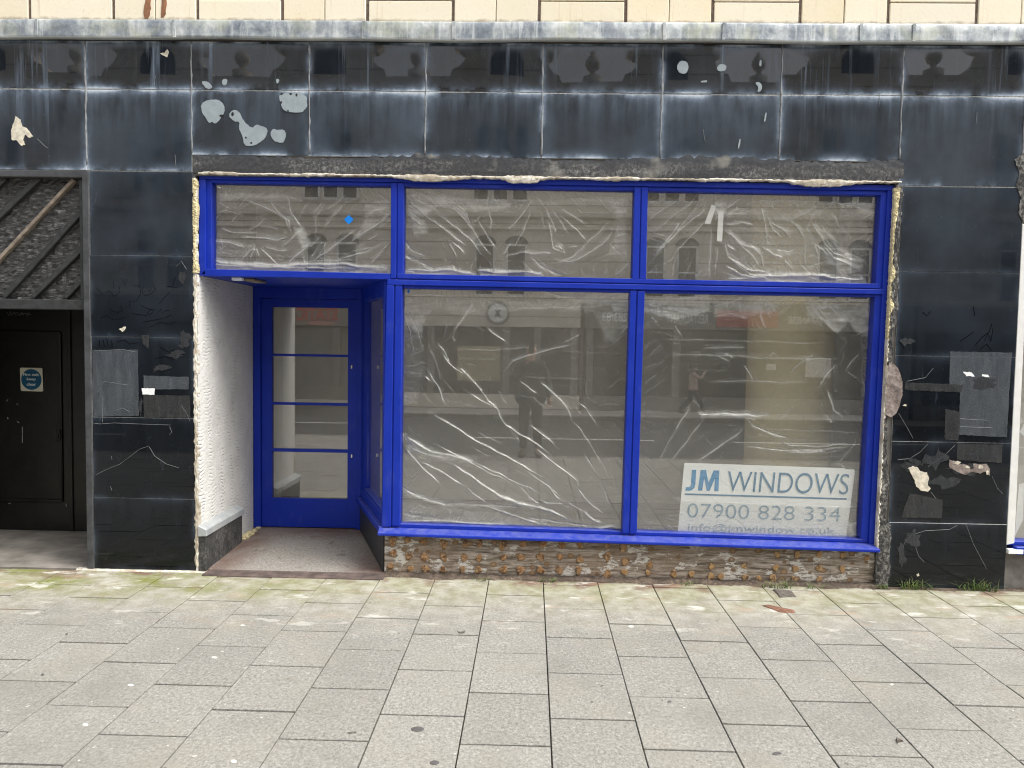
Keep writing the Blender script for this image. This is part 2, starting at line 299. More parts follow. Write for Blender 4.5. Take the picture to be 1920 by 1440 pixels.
def mk_residue(name, fac, col):
    m = M_(name); n = m.noise(8, 4, .6, vec=m.sc(m.P, 3, 1, .6)); st = m.noise(16, 4, .6, vec=m.sc(m.P, 1, 1, 5))
    f = m.ma('MULTIPLY', m.rr(n, .3, .7, .55, 1.3), fac, True); f = m.ma('ADD', f, m.rr(st, .62, .72, 0, fac*.5), True)
    s = m.bsdf(col, .28, m.bump(n, .25, .004)); return m.out(m.n('MixShader', {0: f, 1: m.n('BsdfTransparent'), 2: s}))
MT['residue'] = mk_residue('poster_film_residue', .42, (.13, .145, .165))
MT['residue_dark'] = mk_residue('brown_tape_residue', .6, (.055, .057, .06))
MT['gouge'] = mk_residue('torn_glue_smear', .8, (.045, .048, .054))
MT['scrawl'] = flat('marker_scrawl', (.004, .004, .005), .9, .1, 10, spec=0, bump=0)
MT['scratch'] = flat('scratch_mark', (.20, .21, .22), .5, .3, 40, bump=0)
MT['chalk'] = flat('chalky_scribble', (.24, .25, .26), .7, .3, 60, bump=0)
def mk_grass():
    m = M_('grass_blade'); c = m.ramp(m.island(), [(0, (.04, .085, .015)), (.6, (.09, .16, .03)), (1, (.22, .22, .08))]); return m.out(m.bsdf(c, .55))
MT['grass'] = mk_grass()
MT['leaf'] = flat('dead_leaf', (.20, .10, .065), .75, .35, 40, bump=.4)
MT['bark'] = flat('grey_bark_scrap', (.12, .105, .09), .9, .5, 60, bump=.8)
MT['gum'] = flat('old_gum', (.10, .095, .095), .6, .15, 40)
MT['palegum'] = flat('pale_gum', (.60, .59, .55), .6, .1, 40)
MT['asphalt'] = flat('asphalt', (.06, .06, .06), .85, .3, 60, bump=.5)
MT['farpave'] = flat('far_paving', (.48, .46, .43), .85, .15, 4)
MT['roadpaint'] = flat('road_paint', (.62, .62, .60), .7, .15, 12)
MT['kerb'] = flat('kerb_stone', (.20, .19, .18), .85, .25, 10)
def mk_opp():
    m = M_('opposite_sandstone'); n = m.noise(2.5, 5); c = m.ramp(n, [(.3, (.68, .62, .54)), (.7, (.80, .75, .67))])
    z = m.ma('FRACT', m.ma('MULTIPLY', m.sep(m.P, 2), 2.1)); c = m.mix(m.rr(z, .07, .04, 0, .8), c, (.17, .14, .11)); return m.out(m.bsdf(c, .85))
MT['opp'] = mk_opp()
MT['oppdark'] = flat('opposite_fascia_grey', (.25, .245, .235), .7, .1, 4)
MT['oppblack'] = flat('opposite_shopfront_dark', (.05, .048, .046), .5, .2, 3)
MT['oppyellow'] = flat('pale_yellow_blind', (.46, .41, .26), .8, .1, 3)  # plain yellow base colour, not emissive
MT['oppred'] = flat('red_fascia_panel', (.46, .08, .07), .5, .1, 4)
MT['oppwhite'] = flat('painted_white_window_frame', (.70, .70, .68), .6, .05, 6)
MT['oppletter'] = flat('white_fascia_lettering', (.88, .90, .90), .5, .03, 8, bump=0)  # plain white paint, not emissive
MT['static'] = flat('red_shop_lettering', (.60, .04, .04), .5, .05, 8, bump=0)
MT['pink'] = flat('pale_pink_band', (.62, .30, .28), .6, .1, 6)
MT['skin'] = flat('skin', (.50, .31, .23), .55, .06, 20)
MT['hair'] = flat('grey_brown_hair', (.09, .07, .055), .7, .3, 60)
MT['coat'] = flat('dark_navy_coat', (.022, .024, .032), .85, .2, 30)
MT['jeans'] = flat('dark_trousers', (.035, .036, .042), .85, .2, 40)
MT['shoe'] = flat('brown_shoe', (.08, .05, .035), .5, .2, 30)
MT['pinkcoat'] = flat('pale_pink_jacket', (.48, .36, .33), .85, .1, 30)
MT['eye'] = flat('eye', (.04, .03, .025), .2, .05, 20)
MT['black'] = flat('black_plastic', (.012, .012, .013), .3, .1, 20)

# ------------------------------------------------------------------ mesh helpers
ORG = {}
class MB:
    def __init__(s): s.v = []; s.f = []
    def add(s, vs, fs):
        b = len(s.v); s.v += [tuple(v) for v in vs]; s.f += [tuple(i+b for i in f) for f in fs]; return s
    def box(s, x0, x1, y0, y1, z0, z1, mx=None):
        vs = [(x, y, z) for x in (x0, x1) for y in (y0, y1) for z in (z0, z1)]
        if mx is not None: vs = [mx @ Vector(v) for v in vs]
        return s.add(vs, [(0, 1, 3, 2), (4, 6, 7, 5), (0, 4, 5, 1), (2, 3, 7, 6), (0, 2, 6, 4), (1, 5, 7, 3)])
    def prism(s, pts, y0, y1):
        """pts (x,z) polygon pulled from y0 to y1"""
        a = sum(pts[i][0]*pts[(i+1) % len(pts)][1]-pts[(i+1) % len(pts)][0]*pts[i][1] for i in range(len(pts)))
        if a < 0: pts = pts[::-1]
        n = len(pts); vs = [(x, y0, z) for x, z in pts]+[(x, y1, z) for x, z in pts]
        return s.add(vs, [tuple(range(n)), tuple(range(2*n-1, n-1, -1))]+[(i, i+n, (i+1) % n+n, (i+1) % n) for i in range(n)])
    def px(s, q, y0, y1): return s.prism([W(a, b, y0) for a, b in q], y0, y1)
    def tube(s, pts, r, k=5):
        pts = [Vector(p) for p in pts]; rings = []
        for i, p in enumerate(pts):
            t = (pts[min(i+1, len(pts)-1)]-pts[max(i-1, 0)]); t = t.normalized() if t.length else Vector((1, 0, 0))
            a = t.cross(Vector((0, 1, 0.013))); a = a.normalized() if a.length > 1e-4 else Vector((1, 0, 0)); b = t.cross(a)
            rr = r[i] if isinstance(r, (list, tuple)) else r
            rings.append([p+(a*math.cos(2*math.pi*j/k)+b*math.sin(2*math.pi*j/k))*rr for j in range(k)])
        vs = [v for g in rings for v in g]; fs = []
        for i in range(len(pts)-1):
            for j in range(k): fs.append((i*k+j, i*k+(j+1) % k, (i+1)*k+(j+1) % k, (i+1)*k+j))
        fs += [tuple(range(k))[::-1], tuple(range((len(pts)-1)*k, len(pts)*k))]
        return s.add(vs, fs)
    def build(s, name, mat, parent=None, bevel=0, smooth=False, seg=1, loc=None):
        me = bpy.data.meshes.new(name); org = Vector((0, 0, 0))
        if parent is not None: org = ORG[parent.name]
        elif loc is not None: org = Vector(loc)
        me.from_pydata([Vector(v)-org for v in s.v], [], s.f); me.update()
        if bevel:
            bm = bmesh.new(); bm.from_mesh(me); bmesh.ops.remove_doubles(bm, verts=bm.verts, dist=1e-6)
            bmesh.ops.bevel(bm, geom=[e for e in bm.edges if e.is_manifold and e.calc_face_angle(0) > .3], offset=bevel, segments=seg, affect='EDGES', clamp_overlap=True)
            bm.to_mesh(me); bm.free()
        if smooth: me.shade_smooth()
        return link(name, me, mat, parent, loc)
def link(name, me, mat, parent=None, loc=None):
    o = bpy.data.objects.new(name, me); C.objects.link(o)
    if mat is not None:
        me.materials.clear(); me.materials.append(MT[mat] if isinstance(mat, str) else mat)
    if parent is not None: o.parent = parent; ORG[o.name] = ORG[parent.name]
    else:
        if loc is not None: o.location = loc
        ORG[o.name] = Vector(loc or (0, 0, 0))
    return o
def tag(o, label=None, cat=None, group=None, kind=None):
    if label: o['label'] = label
    if cat: o['category'] = cat
    if group: o['group'] = group
    if kind: o['kind'] = kind
    return o
def thing(name, label, cat, loc=(0, 0, 0), group=None, rz=0):
    o = bpy.data.objects.new(name, None); C.objects.link(o); o.location = loc; o.rotation_euler.z = rz; o.empty_display_size = .1
    ORG[o.name] = Vector(loc); return tag(o, label, cat, group)
def struct(o): o['kind'] = 'structure'; return o
def blob(cx, cz, rx, rz, n=14, jit=.3, seed=0):
    r = random.Random(seed); a0 = r.random()*6
    return [(cx+rx*(1+r.uniform(-jit, jit))*math.cos(a0+2*math.pi*i/n), cz+rz*(1+r.uniform(-jit, jit))*math.sin(a0+2*math.pi*i/n)) for i in range(n)]
def densify(pts, step=.012, jit=.004, seed=1):
    r = random.Random(seed); out = []
    for i, (x, z) in enumerate(pts):
        x2, z2 = pts[(i+1) % len(pts)]; L = math.hypot(x2-x, z2-z); k = max(1, int(L/step))
        for j in range(k): out.append((x+(x2-x)*j/k+r.uniform(-jit, jit), z+(z2-z)*j/k+r.uniform(-jit, jit)))
    return out
def vstrip(xs, z0, z1, jl, jr, step=.02, seed=2):
    """ragged vertical strip outline: xs(z)->(xl,xr)"""
    r = random.Random(seed); n = max(3, int((z1-z0)/step)); L = []; Rr = []
    for i in range(n+1):
        z = z0+(z1-z0)*i/n; a, b = xs(z); L.append((a+r.uniform(-jl, jl), z)); Rr.append((b+r.uniform(-jr, jr), z))
    return L+Rr[::-1]
def rough_strip(name, outlineL, outlineR, y, mat, parent, bulge=.01, nx=4, seed=3):
    """ragged sheet between two matching polylines of (x,z), its front lumpy, with a rim going back"""
    r = random.Random(seed); mb = MB(); n = len(outlineL); vs = []
    for (a, b) in zip(outlineL, outlineR):
        for j in range(nx+1):
            t = j/nx; e = 0 if j in (0, nx) else 1
            vs.append((a[0]+(b[0]-a[0])*t, y-(r.random()*bulge+.002)*e, a[1]+(b[1]-a[1])*t))
    fs = [(i*(nx+1)+j, i*(nx+1)+j+1, (i+1)*(nx+1)+j+1, (i+1)*(nx+1)+j) for i in range(n-1) for j in range(nx)]
    mb.add(vs, fs); base = []
    back = [(p[0], y+.03, p[1]) for p in outlineL]+[(p[0], y+.03, p[1]) for p in outlineR]
    front = [(p[0], y, p[1]) for p in outlineL]+[(p[0], y, p[1]) for p in outlineR]
    mb.add(front[:n]+back[:n], [(i, i+1, n+i+1, n+i) for i in range(n-1)]); mb.add(front[n:]+back[n:], [(i+1, i, n+i, n+i+1) for i in range(n-1)])
    return mb.build(name, mat, parent)
def text(name, s, w, h, mat, parent, mx, shear=0.0, bold=0.0, depth=.0012, sx=1.0):
    cu = bpy.data.curves.new(name, 'FONT'); cu.body = s; cu.extrude = depth; cu.shear = shear; cu.offset = bold; cu.size = 1; cu.resolution_u = 5
    t = bpy.data.objects.new(name, cu); C.objects.link(t); bpy.context.view_layer.update()
    me = bpy.data.meshes.new_from_object(t.evaluated_get(bpy.context.evaluated_depsgraph_get())); bpy.data.objects.remove(t)
    co = np.empty(len(me.vertices)*3); me.vertices.foreach_get('co', co); co = co.reshape(-1, 3)
    mn, mxx = co.min(0), co.max(0); co[:, 0] = (co[:, 0]-mn[0])/(mxx[0]-mn[0])*w; co[:, 1] = (co[:, 1]-mn[1])/(mxx[1]-mn[1])*h
    org = ORG[parent.name] if parent else Vector((0, 0, 0))
    P3 = [mx @ Vector((c[0], c[1], c[2])) - org for c in co]; me.vertices.foreach_set('co', [a for p in P3 for a in p]); me.update()
    return link(name, me, mat, parent)
def facing_y(x, y, z, rot=0.0, flip=False):
    """text frame lying in a wall plane; flip for a wall that looks towards +y"""
    m = Matrix.Translation((x, y, z)) @ Matrix.Rotation(math.pi if flip else 0, 4, 'Z') @ Matrix.Rotation(math.pi/2, 4, 'X') @ Matrix.Rotation(rot, 4, 'Z')
    return m

# ------------------------------------------------------------------ GROUND
mb = MB(); mb.box(-70, 70, -80, 40, -.6, -.16); struct(mb.build('ground', 'asphalt'))
mb = MB(); mb.box(-60, 60, -12.6, -6.0, -.155, -.10); struct(mb.build('road', 'asphalt'))
mb = MB()
for x in range(-30, 31, 5): mb.box(x-1.75+.6, x+1.75+.6, -8.95, -8.85, -.10, -.096)
struct(mb.build('road_marking', 'roadpaint'))
mb = MB(); mb.box(-60, 60, -14.3, -12.75, -.16, .0); struct(mb.build('far_pavement', 'farpave'))
mb = MB()
for k in range(-20, 20):
    mb.box(k*.914+.004, k*.914+.91, -6.0, -5.86, -.16, .004); mb.box(k*.914+.004, k*.914+.91, -12.75, -12.6, -.16, .004)
struct(mb.build('kerb', 'kerb', bevel=.015))
mb = MB(); mb.box(-60, 60, -5.86, 0.0, -.16, -.022); struct(mb.build('slab_bed', 'bed'))
mb = MB(); X0, SW, SL, JY = -1.83034, .38846, .48767, -.35798
for i in range(-24, 26):
    ph = 0 if i % 2 == 0 else .5
    x0 = X0+SW*i; xj = rng.uniform(-.0006, .0006)
    ys = [-.02]+[JY-SL*(k+ph)+rng.uniform(-.003, .003) for k in range(-1, 12) if JY-SL*(k+ph) < -.07]
    ys = [y for y in ys if y > -5.8]+[-5.855]
    for a, b in zip(ys[:-1], ys[1:]):
        g = .0030; gy = .0062; dz = rng.uniform(-.0018, .0018); tl = rng.uniform(-.0010, .0010)
        vs = [(x0+g+xj, b+gy), (x0+SW-g+xj, b+gy), (x0+SW-g+xj, a-gy), (x0+g+xj, a-gy)]
        zz = [dz+tl, dz-tl, dz-tl*.6, dz+tl*.6]
        mb.add([(p[0], p[1], -.03) for p in vs]+[(p[0], p[1], z) for p, z in zip(vs, zz)],
               [(3, 2, 1, 0), (4, 5, 6, 7), (0, 1, 5, 4), (1, 2, 6, 5), (2, 3, 7, 6), (3, 0, 4, 7)])
struct(mb.build('pavement', 'slab', bevel=.0016))
mb = MB(); mb.box(-60, X0-24*SW, -5.86, 0, -.02, 0); mb.box(X0+26*SW, 60, -5.86, 0, -.02, 0); struct(mb.build('outer_pavement', 'farpave'))
# dirt gathered at the wall foot, in a ragged line
r = random.Random(5)
def foot(x0, x1, yo, hz, seed):
    rr_ = random.Random(seed); n = int((x1-x0)/.03); vs = []; fs = []
    for i in range(n+1):
        x = x0+(x1-x0)*i/n; d = yo*(.45+.55*math.sin(i*.37+seed)*math.sin(i*.11))+rr_.uniform(-.012, .012)
        vs += [(x, .03, -.02), (x, .03, hz*rr_.uniform(.6, 1.1)), (x, -.012, hz*.5*rr_.uniform(.5, 1)), (x, -abs(d)-.012, .0035), (x, -abs(d)-.02, -.01)]
    for i in range(n):
        for j in range(4): fs.append((i*5+j, i*5+j+1, i*5+j+6, i*5+j+5))
    return vs, fs
mb = MB(); mb.add(*foot(-1.05, 2.50, .05, .03, 3)); mb.add(*foot(2.5, 3.7, .04, .012, 8)); struct(mb.build('soil', 'dirt', smooth=True))
mb = MB(); mb.add(*foot(-3.30, -2.30, .018, .012, 4)); struct(mb.build('cement_fillet', 'plaster', smooth=True))
# entrance floor and its edge
mb = MB(); nx, ny = 16, 18
vs = [(-2.42+(1.38)*i/nx, .02+1.12*j/ny, .012+.05*j/ny+rng.uniform(-.0015, .0015)) for j in range(ny+1) for i in range(nx+1)]
mb.add(vs, [(j*(nx+1)+i, j*(nx+1)+i+1, (j+1)*(nx+1)+i+1, (j+1)*(nx+1)+i) for j in range(ny) for i in range(nx)])
struct(mb.build('entrance_floor', 'step', smooth=True))
mb = MB(); mb.box(-2.34, -1.03, -.10, .03, -.02, .0135); o = mb.build('entrance_step', 'nosing', bevel=.008); struct(o)
mb = MB(); mb.box(-5.2, -3.18, -.005, 1.2, -.02, .006); struct(mb.build('lobby_floor', 'leftfloor'))

# ------------------------------------------------------------------ SHOP BUILDING
shop = thing('shop_building', 'cream stone shop building with black glass tiled ground floor around a new blue shopfront', 'building')
mb = MB(); mb.box(-12, 12, .03, .42, 3.80, 9.0); mb.box(-12, 12, .012, .40, 2.86, 3.80); mb.box(-3.19, -2.415, .012, 1.22, -.1, 2.86)
mb.box(2.52, 3.40, .012, .45, -.1, 2.86); mb.box(-12, -4.75, .012, .45, -.1, 2.86); mb.box(6.2, 12, .012, .45, -.1, 2.86)
mb.box(3.40, 6.2, .03, .3, -.1, .285); mb.box(-12, 12, .42, 6.0, 8.9, 9.05)
mb.build('wall', 'backing', shop)
# upper stonework: joints recessed, blocks proud
mb = MB(); mb.box(-12, 12, .0, .03, 3.80, 9.0); bed = mb.build('stone_bed', 'joint', shop)
mb = MB(); XS, SP = -3.579, .5988
for k in range(-14, 27):
    x0 = XS+SP*k; g = .011; zt = 4.075
    kind = k % 2
    def blk(a, b, c, d):
        mb.box(a, b, -.012+rng.uniform(-.002, .002), .02, c, d)
    for lev in range(0, 5):
        zb = 3.918 if lev == 0 else 3.50+lev*1.0; z1 = 4.50+lev*1.0
        if (kind+lev) % 2 == 0:
            blk(x0+g, x0+SP-g, zb, (zt if lev == 0 else zb+.5)-.004); blk(x0+g, x0+SP-g, (zt if lev == 0 else zb+.5)+.004, z1-.008)
        else: blk(x0+g, x0+SP/2-.003, zb, z1-.008); blk(x0+SP/2+.003, x0+SP-g, zb, z1-.008)
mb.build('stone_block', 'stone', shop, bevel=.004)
mb = MB()
for (q, s) in (([(276, -30), (283, -30), (282, 20), (278, 34), (272, 34), (269, 25)], 1), ([(303, -30), (313, -30), (311, 25), (307, 33), (302, 33)], 2)):
    mb = MB(); mb.prism(densify([W(a, b, -.016) for a, b in q], .02, .004, s), -.0165, -.012); mb.build('rust_streak', 'rust', bed)
# lead flashing, dented sheet with laps
mb = MB(); nx = 520; prof = [(-.008, 3.932), (-.045, 3.920), (-.052, 3.905), (-.053, 3.86), (-.054, 3.81), (-.056, 3.797), (-.048, 3.790), (-.01, 3.794)]
vs = []; pr = np.cumsum(nrng.normal(0, 1, nx+1)); pr = (pr-np.linspace(pr[0], pr[-1], nx+1)); pr = pr/np.abs(pr).max()
for i in range(nx+1):
    x = -9+18*i/nx; d = .005*pr[i]; e = .004*math.sin(x*2.1)+.003*math.sin(x*5.3+1)
    for j, (y, z) in enumerate(prof):
        jj = 0 if j == 0 else 1
        vs.append((x, y-d*jj+rng.uniform(-.0015, .0015)*jj, z+e*(1 if j > 3 else .3)))
K = len(prof); mb.add(vs, [(i*K+j, i*K+j+1, (i+1)*K+j+1, (i+1)*K+j) for i in range(nx) for j in range(K-1)])
fl = mb.build('lead_flashing', 'lead', shop, smooth=True)
mb = MB()
for pxx in (78, 333, 685, 852, 1243, 1353, 1608, 1706):
    x = W(pxx, 60)[0]; mb.box(x-.010, x+.012, -.0625, -.0535, 3.795+rng.uniform(-.003, .004), 3.915, Matrix.Translation((x, 0, 3.85)) @ Matrix.Rotation(rng.uniform(-.05, .05), 4, 'Y') @ Matrix.Translation((-x, 0, -3.85))); mb.build('lead_lap', 'lead', fl, bevel=.002); mb = MB()

# black glass tiles
def tiles(name, cells, mat, tilt=.0035, gap=.0025):
    me = bpy.data.meshes.new(name); V = []; F = []; A = []; B = []
    org = ORG[shop.name]
    for (x0, x1, z0, z1) in cells:
        b = len(V); ta, tb = rng.uniform(-tilt, tilt), rng.uniform(-tilt, tilt); oy = rng.uniform(-.0012, .0012)
        x0, x1, z0, z1 = x0+gap, x1-gap, z0+gap, z1-gap; cx, cz = (x0+x1)/2, (z0+z1)/2; e = .002
        def P(x, z, y): return (x, y+oy+(x-cx)*ta+(z-cz)*tb, z)
        outer = [(x0, z0), (x1, z0), (x1, z1), (x0, z1)]; inner = [(x0+e, z0+e), (x1-e, z0+e), (x1-e, z1-e), (x0+e, z1-e)]
        V += [P(x, z, .012) for x, z in outer]+[P(x, z, .002) for x, z in outer]+[P(x, z, 0) for x, z in inner]
        F += [(b+8, b+9, b+10, b+11)]+[(b+4+i, b+4+(i+1) % 4, b+8+(i+1) % 4, b+8+i) for i in range(4)]+[(b+i, b+(i+1) % 4, b+4+(i+1) % 4, b+4+i) for i in range(4)]
        for f in F[-9:]:
            for i in f: A.append((V[i][0]-x0, V[i][2]-z0)); B.append((x1-V[i][0], z1-V[i][2]))
    me.from_pydata(V, [], F); me.update()
    for nm, D in (('near', A), ('far', B)):
        l = me.uv_layers.new(name=nm); l.data.foreach_set('uv', [c for p in D for c in p])
    return link(name, me, mat, shop)
cx = [-9.2, -8.4, -7.55, -6.72, -5.88, -4.82, -3.97, -3.19, -2.432, -1.592, -.772, .047, .878, 1.701, 2.530, 3.37, 4.2, 5.05, 5.9, 6.75, 7.6, 8.4]
top = []; row = []
for a, b in zip(cx[:-1], cx[1:]):
    top.append((a, b, 3.455-.003*(a > 0), 3.793))
    zb = 2.885 if (b < -2.4) else (3.0 if b < 2.54 else 2.835)
    row.append((a, b, zb, 3.452-.003*(a > 0)))
tt = tiles('fascia_top_tiles', top, 'tile_top', .005); tr_ = tiles('fascia_lower_tiles', row, 'tile_row')
lz = [0.006, .533, 1.121, 1.705, 2.288, 2.882]; tiles_l = tiles('pillar_tiles', [(-3.175, -2.428, a, b) for a, b in zip(lz[:-1], lz[1:])], 'tile_pillar', .003, .0012)
rz_ = [0.006, .474, 1.054, 1.657, 2.245, 2.832]; tiles_r = tiles('pillar_tiles', [(2.560, 3.392, a, b) for a, b in zip(rz_[:-1], rz_[1:])], 'tile_pillar', .003, .0012)
for grp in (((-9, -8.2), (-8.2, -7.4), (-7.4, -6.6), (-6.6, -5.8), (-5.8, -4.75)), ((6.25, 7.1), (7.1, 8))): tiles('pillar_tiles', [(a, b, c, d) for a, b in grp for c, d in zip(lz[:-1], lz[1:])], 'tile_pillar', .003, .0012)
# pale joint filler standing behind the tiles
mb = MB(); mb.box(-9, 8.3, .0035, .0125, 3.0, 3.79); mb.box(-3.18, -2.43, .0035, .0125, .0, 3.0); mb.box(2.56, 3.39, .0035, .0125, .0, 3.0); mb.box(-9, -4.75, .0035, .0125, 0, 3.0); mb.box(-4.75, -3.18, .0035, .0125, 2.884, 3.0); mb.box(3.39, 8.2, .0035, .0125, 2.834, 3.0)
mb.build('joint_filler', 'groove', shop)
# lumpy metal cover strips down the vertical fascia joints
mb = MB()
for x in (-3.19, -2.432, -1.592, -.772, .047, .878, 1.701, 2.530, 3.37):
    pts = []; z = 3.785; rad = []
    while z > (2.9 if x in (-3.19,) else 3.0):
        pts.append((x+rng.uniform(-.003, .003), -.001, z)); rad.append(.007+rng.uniform(-.0045, .002)); z -= .045
    mb.tube(pts, rad, 6); mb.build('joint_strip', 'strip', shop, smooth=True); mb = MB()
# scraped backing under the fascia, then ragged plaster and foam round the opening
L = []; Rr = []
n = 170
for i in range(n+1):
    px = 362+(1694-362)*i/n; a = W(px, 324+(px-362)*.0115+rng.uniform(-1, 1)); b = W(px, 291+(px-362)*.006+5*math.sin(px*.013)+rng.uniform(-4, 4)); L.append(a); Rr.append(b)
rough_strip('scraped_band', L, Rr, .0005, 'band', shop, .0018, 5)
L = []; Rr = []
for i in range(260):
    px = 372+(1690-372)*i/259; base = 325+(px-372)*.0125
    hang = 1.5+9*max(0, math.sin(px*.0213)*math.sin(px*.0047+1)*math.sin(px*.0081+2)+.12)+rng.uniform(-1.2, 1.2)+(5 if 950 < px < 1010 else 0)
    L.append(W(px, base+hang)); Rr.append(W(px, base-1.6+rng.uniform(-.8, .8)-(1.5 if px % 190 < 60 else 0)))
rough_strip('plaster_edge', L, Rr, -.003, 'plaster', shop, .004, 3, 9)
L = []; Rr = []
for i in range(120):
    z = 2.84-2.80*i/119; L.append((-2.428+rng.uniform(-.007, .007), z)); Rr.append((-2.403+rng.uniform(-.006, .008)+(.008 if .3 < z < .5 else 0), z))
rough_strip('plaster_edge', L, Rr, -.001, 'plaster', shop, .005, 4, 10)
edge_n = np.cumsum(nrng.normal(0, .35, 130)); edge_n = (edge_n-np.linspace(edge_n[0], edge_n[-1], 130)); edge_n = edge_n/np.abs(edge_n).max()
L = []; Rr = []
for i in range(130):
    t = i/129; z = 2.84-2.83*t; xj = 2.512-.032*t; L.append((xj+rng.uniform(-.006, .006), z)); Rr.append((xj+.046+edge_n[i]*.030+rng.uniform(-.005, .005)+(.045 if z < .47 else 0), z))
rough_strip('broken_edge', L, Rr, -.0015, 'edge_mortar', shop, .003, 6, 11)
L = []; Rr = []
for i in range(90):
    z = 2.83-.66*i/89; w_ = .5+.5*math.sin(z*23+2*math.sin(z*9)); L.append((-2.424-.006*w_+rng.uniform(-.002, .002), z)); Rr.append((-2.404+.016*w_*abs(math.sin(z*5.3))+rng.uniform(-.003, .003), z))
rough_strip('foam_bead', L, Rr, -.006, 'foam', shop, .010, 4, 12)
L = []; Rr = []
for i in range(110):
    z = 2.82-1.05*i/109; xx = 2.508-.032*(2.84-z)/2.83; L.append((xx-.004+rng.uniform(-.003, .003), z)); Rr.append((xx+.010+.022*max(0, math.sin(z*17+2*math.sin(z*6)))+rng.uniform(-.006, .006), z))
rough_strip('foam_bead', L, Rr, -.005, 'foam', shop, .009, 4, 13)
L = []; Rr = []
for i in range(110):
    z = 1.77-1.5*i/109; xx = 2.508-.032*(2.84-z)/2.83; L.append((xx-.004, z)); Rr.append((xx+.012+rng.uniform(-.008, .007), z))
rough_strip('plaster_edge', L, Rr, -.005, 'plaster', shop, .008, 3, 14)
# remnants and breakages on the tiles
def smooth_poly(P, k=3):
    for _ in range(k):
        Q = []
        for i in range(len(P)):
            (x, z), (x2, z2) = P[i], P[(i+1) % len(P)]; Q += [(x*.75+x2*.25, z*.75+z2*.25), (x*.25+x2*.75, z*.25+z2*.75)]
        P = Q
    return P
def disc_(px, py, rx, ry, n=9): return [(px+rx*math.cos(6.283*i/n), py+ry*math.sin(6.283*i/n)) for i in range(n)]
def patch(name, polys, mat, parent, y0=-.0045, th=.003, step=.012, jit=.0025):
    for k, q in enumerate(polys):
        P = [W(a, b, y0) for a, b in q]
        P = densify(smooth_poly(P, 1), .014, .0016, k+5) if mat == 'patch' else densify(P, step, jit, k+3)
        mb = MB(); mb.prism(P, y0, y0+th); mb.build(name, mat, parent)
patch('adhesive_patch', [[(376, 195), (390, 187), (410, 186), (420, 196), (421, 210), (412, 224), (404, 233), (397, 228), (392, 231), (387, 222), (379, 212)]], 'patch', tr_)
patch('adhesive_patch', [[(428, 216), (436, 206), (447, 207), (456, 226), (472, 241), (480, 233), (490, 236), (503, 242), (498, 258), (484, 270), (470, 274), (457, 272), (455, 254), (447, 240), (450, 228), (438, 228)]], 'patch', tr_)
patch('adhesive_patch', [[(506, 250), (512, 241), (520, 244), (532, 242), (537, 252), (533, 265), (527, 268), (512, 264)]], 'patch', tr_)
patch('adhesive_patch', [[(523, 175), (575, 172), (576, 210), (541, 211), (530, 205), (525, 192)]], 'patch', tr_)
patch('adhesive_patch', [[(376, 152), (390, 153), (400, 164), (388, 168)], [(416, 149), (427, 147), (425, 160), (417, 160)], [(518, 147), (524, 148), (522, 157), (518, 155)], [(1268, 126), (1276, 113), (1288, 115), (1292, 127), (1287, 138), (1275, 138)], [(1343, 127), (1352, 119), (1362, 122), (1362, 132), (1348, 134)],
      [(1313, 152), (1325, 150), (1326, 154), (1316, 155)], [(1424, 113), (1428, 112), (1428, 124), (1424, 124)], [(1415, 155), (1424, 153), (1429, 160), (1428, 170), (1420, 174), (1423, 163)], [(1435, 212), (1438, 211), (1436, 226), (1432, 229)], [(1386, 262), (1389, 260), (1387, 276), (1383, 280)]], 'patch', tt)
patch('remnant_hole', [disc_(a, b, c, d) for a, b, c, d in ((415, 217, 4, 2.5), (436, 214, 2.5, 4), (461, 258, 2, 2), (471, 268, 2, 2), (528, 176, 2, 2), (545, 176, 3, 1.8), (556, 178, 2, 3), (527, 192, 2, 2.5), (540, 208, 2, 1.5))], 'black', tr_, -.0052, .002, .004, .0012)
patch('tile_hole', [[(21, 245), (29, 218), (38, 224), (41, 237), (50, 240), (62, 256), (55, 259), (46, 252), (43, 262), (47, 271), (40, 273), (30, 263), (22, 262)]], 'patch2', tr_, -.005)
patch('tile_hole', [[(300, 100), (309, 98), (314, 92), (316, 97), (313, 108), (308, 105)]], 'patch2', tt, -.005)
patch('tile_hole', [[(223, 617), (232, 613), (236, 612), (233, 619), (229, 622)]], 'patch2', tiles_l, -.005)
patch('tile_hole', [[(1703, 878), (1712, 874), (1720, 876), (1726, 884), (1738, 886), (1742, 898), (1739, 908), (1745, 916), (1740, 922), (1728, 921), (1718, 912), (1714, 898)]], 'patch2', tiles_r, -.007, .006)
patch('tile_hole', [[(1780, 862), (1796, 866), (1800, 870), (1815, 872), (1820, 880), (1826, 878), (1824, 870), (1850, 870), (1856, 880), (1855, 892), (1848, 884), (1838, 888), (1825, 884), (1810, 890), (1795, 885), (1780, 876)]], 'brick', tiles_r, -.006, .005)
patch('brick_hole', [[(1668, 680), (1678, 683), (1686, 695), (1692, 715), (1692, 740), (1686, 762), (1680, 775), (1672, 783), (1662, 778), (1658, 740), (1662, 700)]], 'brick', tiles_r, -.012, .011)
patch('tile_hole', [[(1806, 697), (1822, 698), (1827, 706), (1812, 705)], [(1842, 701), (1852, 703), (1855, 707), (1841, 706)]], 'tape', tiles_r, -.005)
patch('tile_hole', [[(1903, 300), (1920, 285), (1920, 420), (1910, 400), (1914, 370), (1906, 345), (1912, 325)]], 'edge_mortar', tiles_r, -.006, .005)
patch('poster_film', [[(173, 656), (258, 656), (260, 780), (175, 780)]], 'residue', tiles_l, -.0035, .0015, .02, .0022)
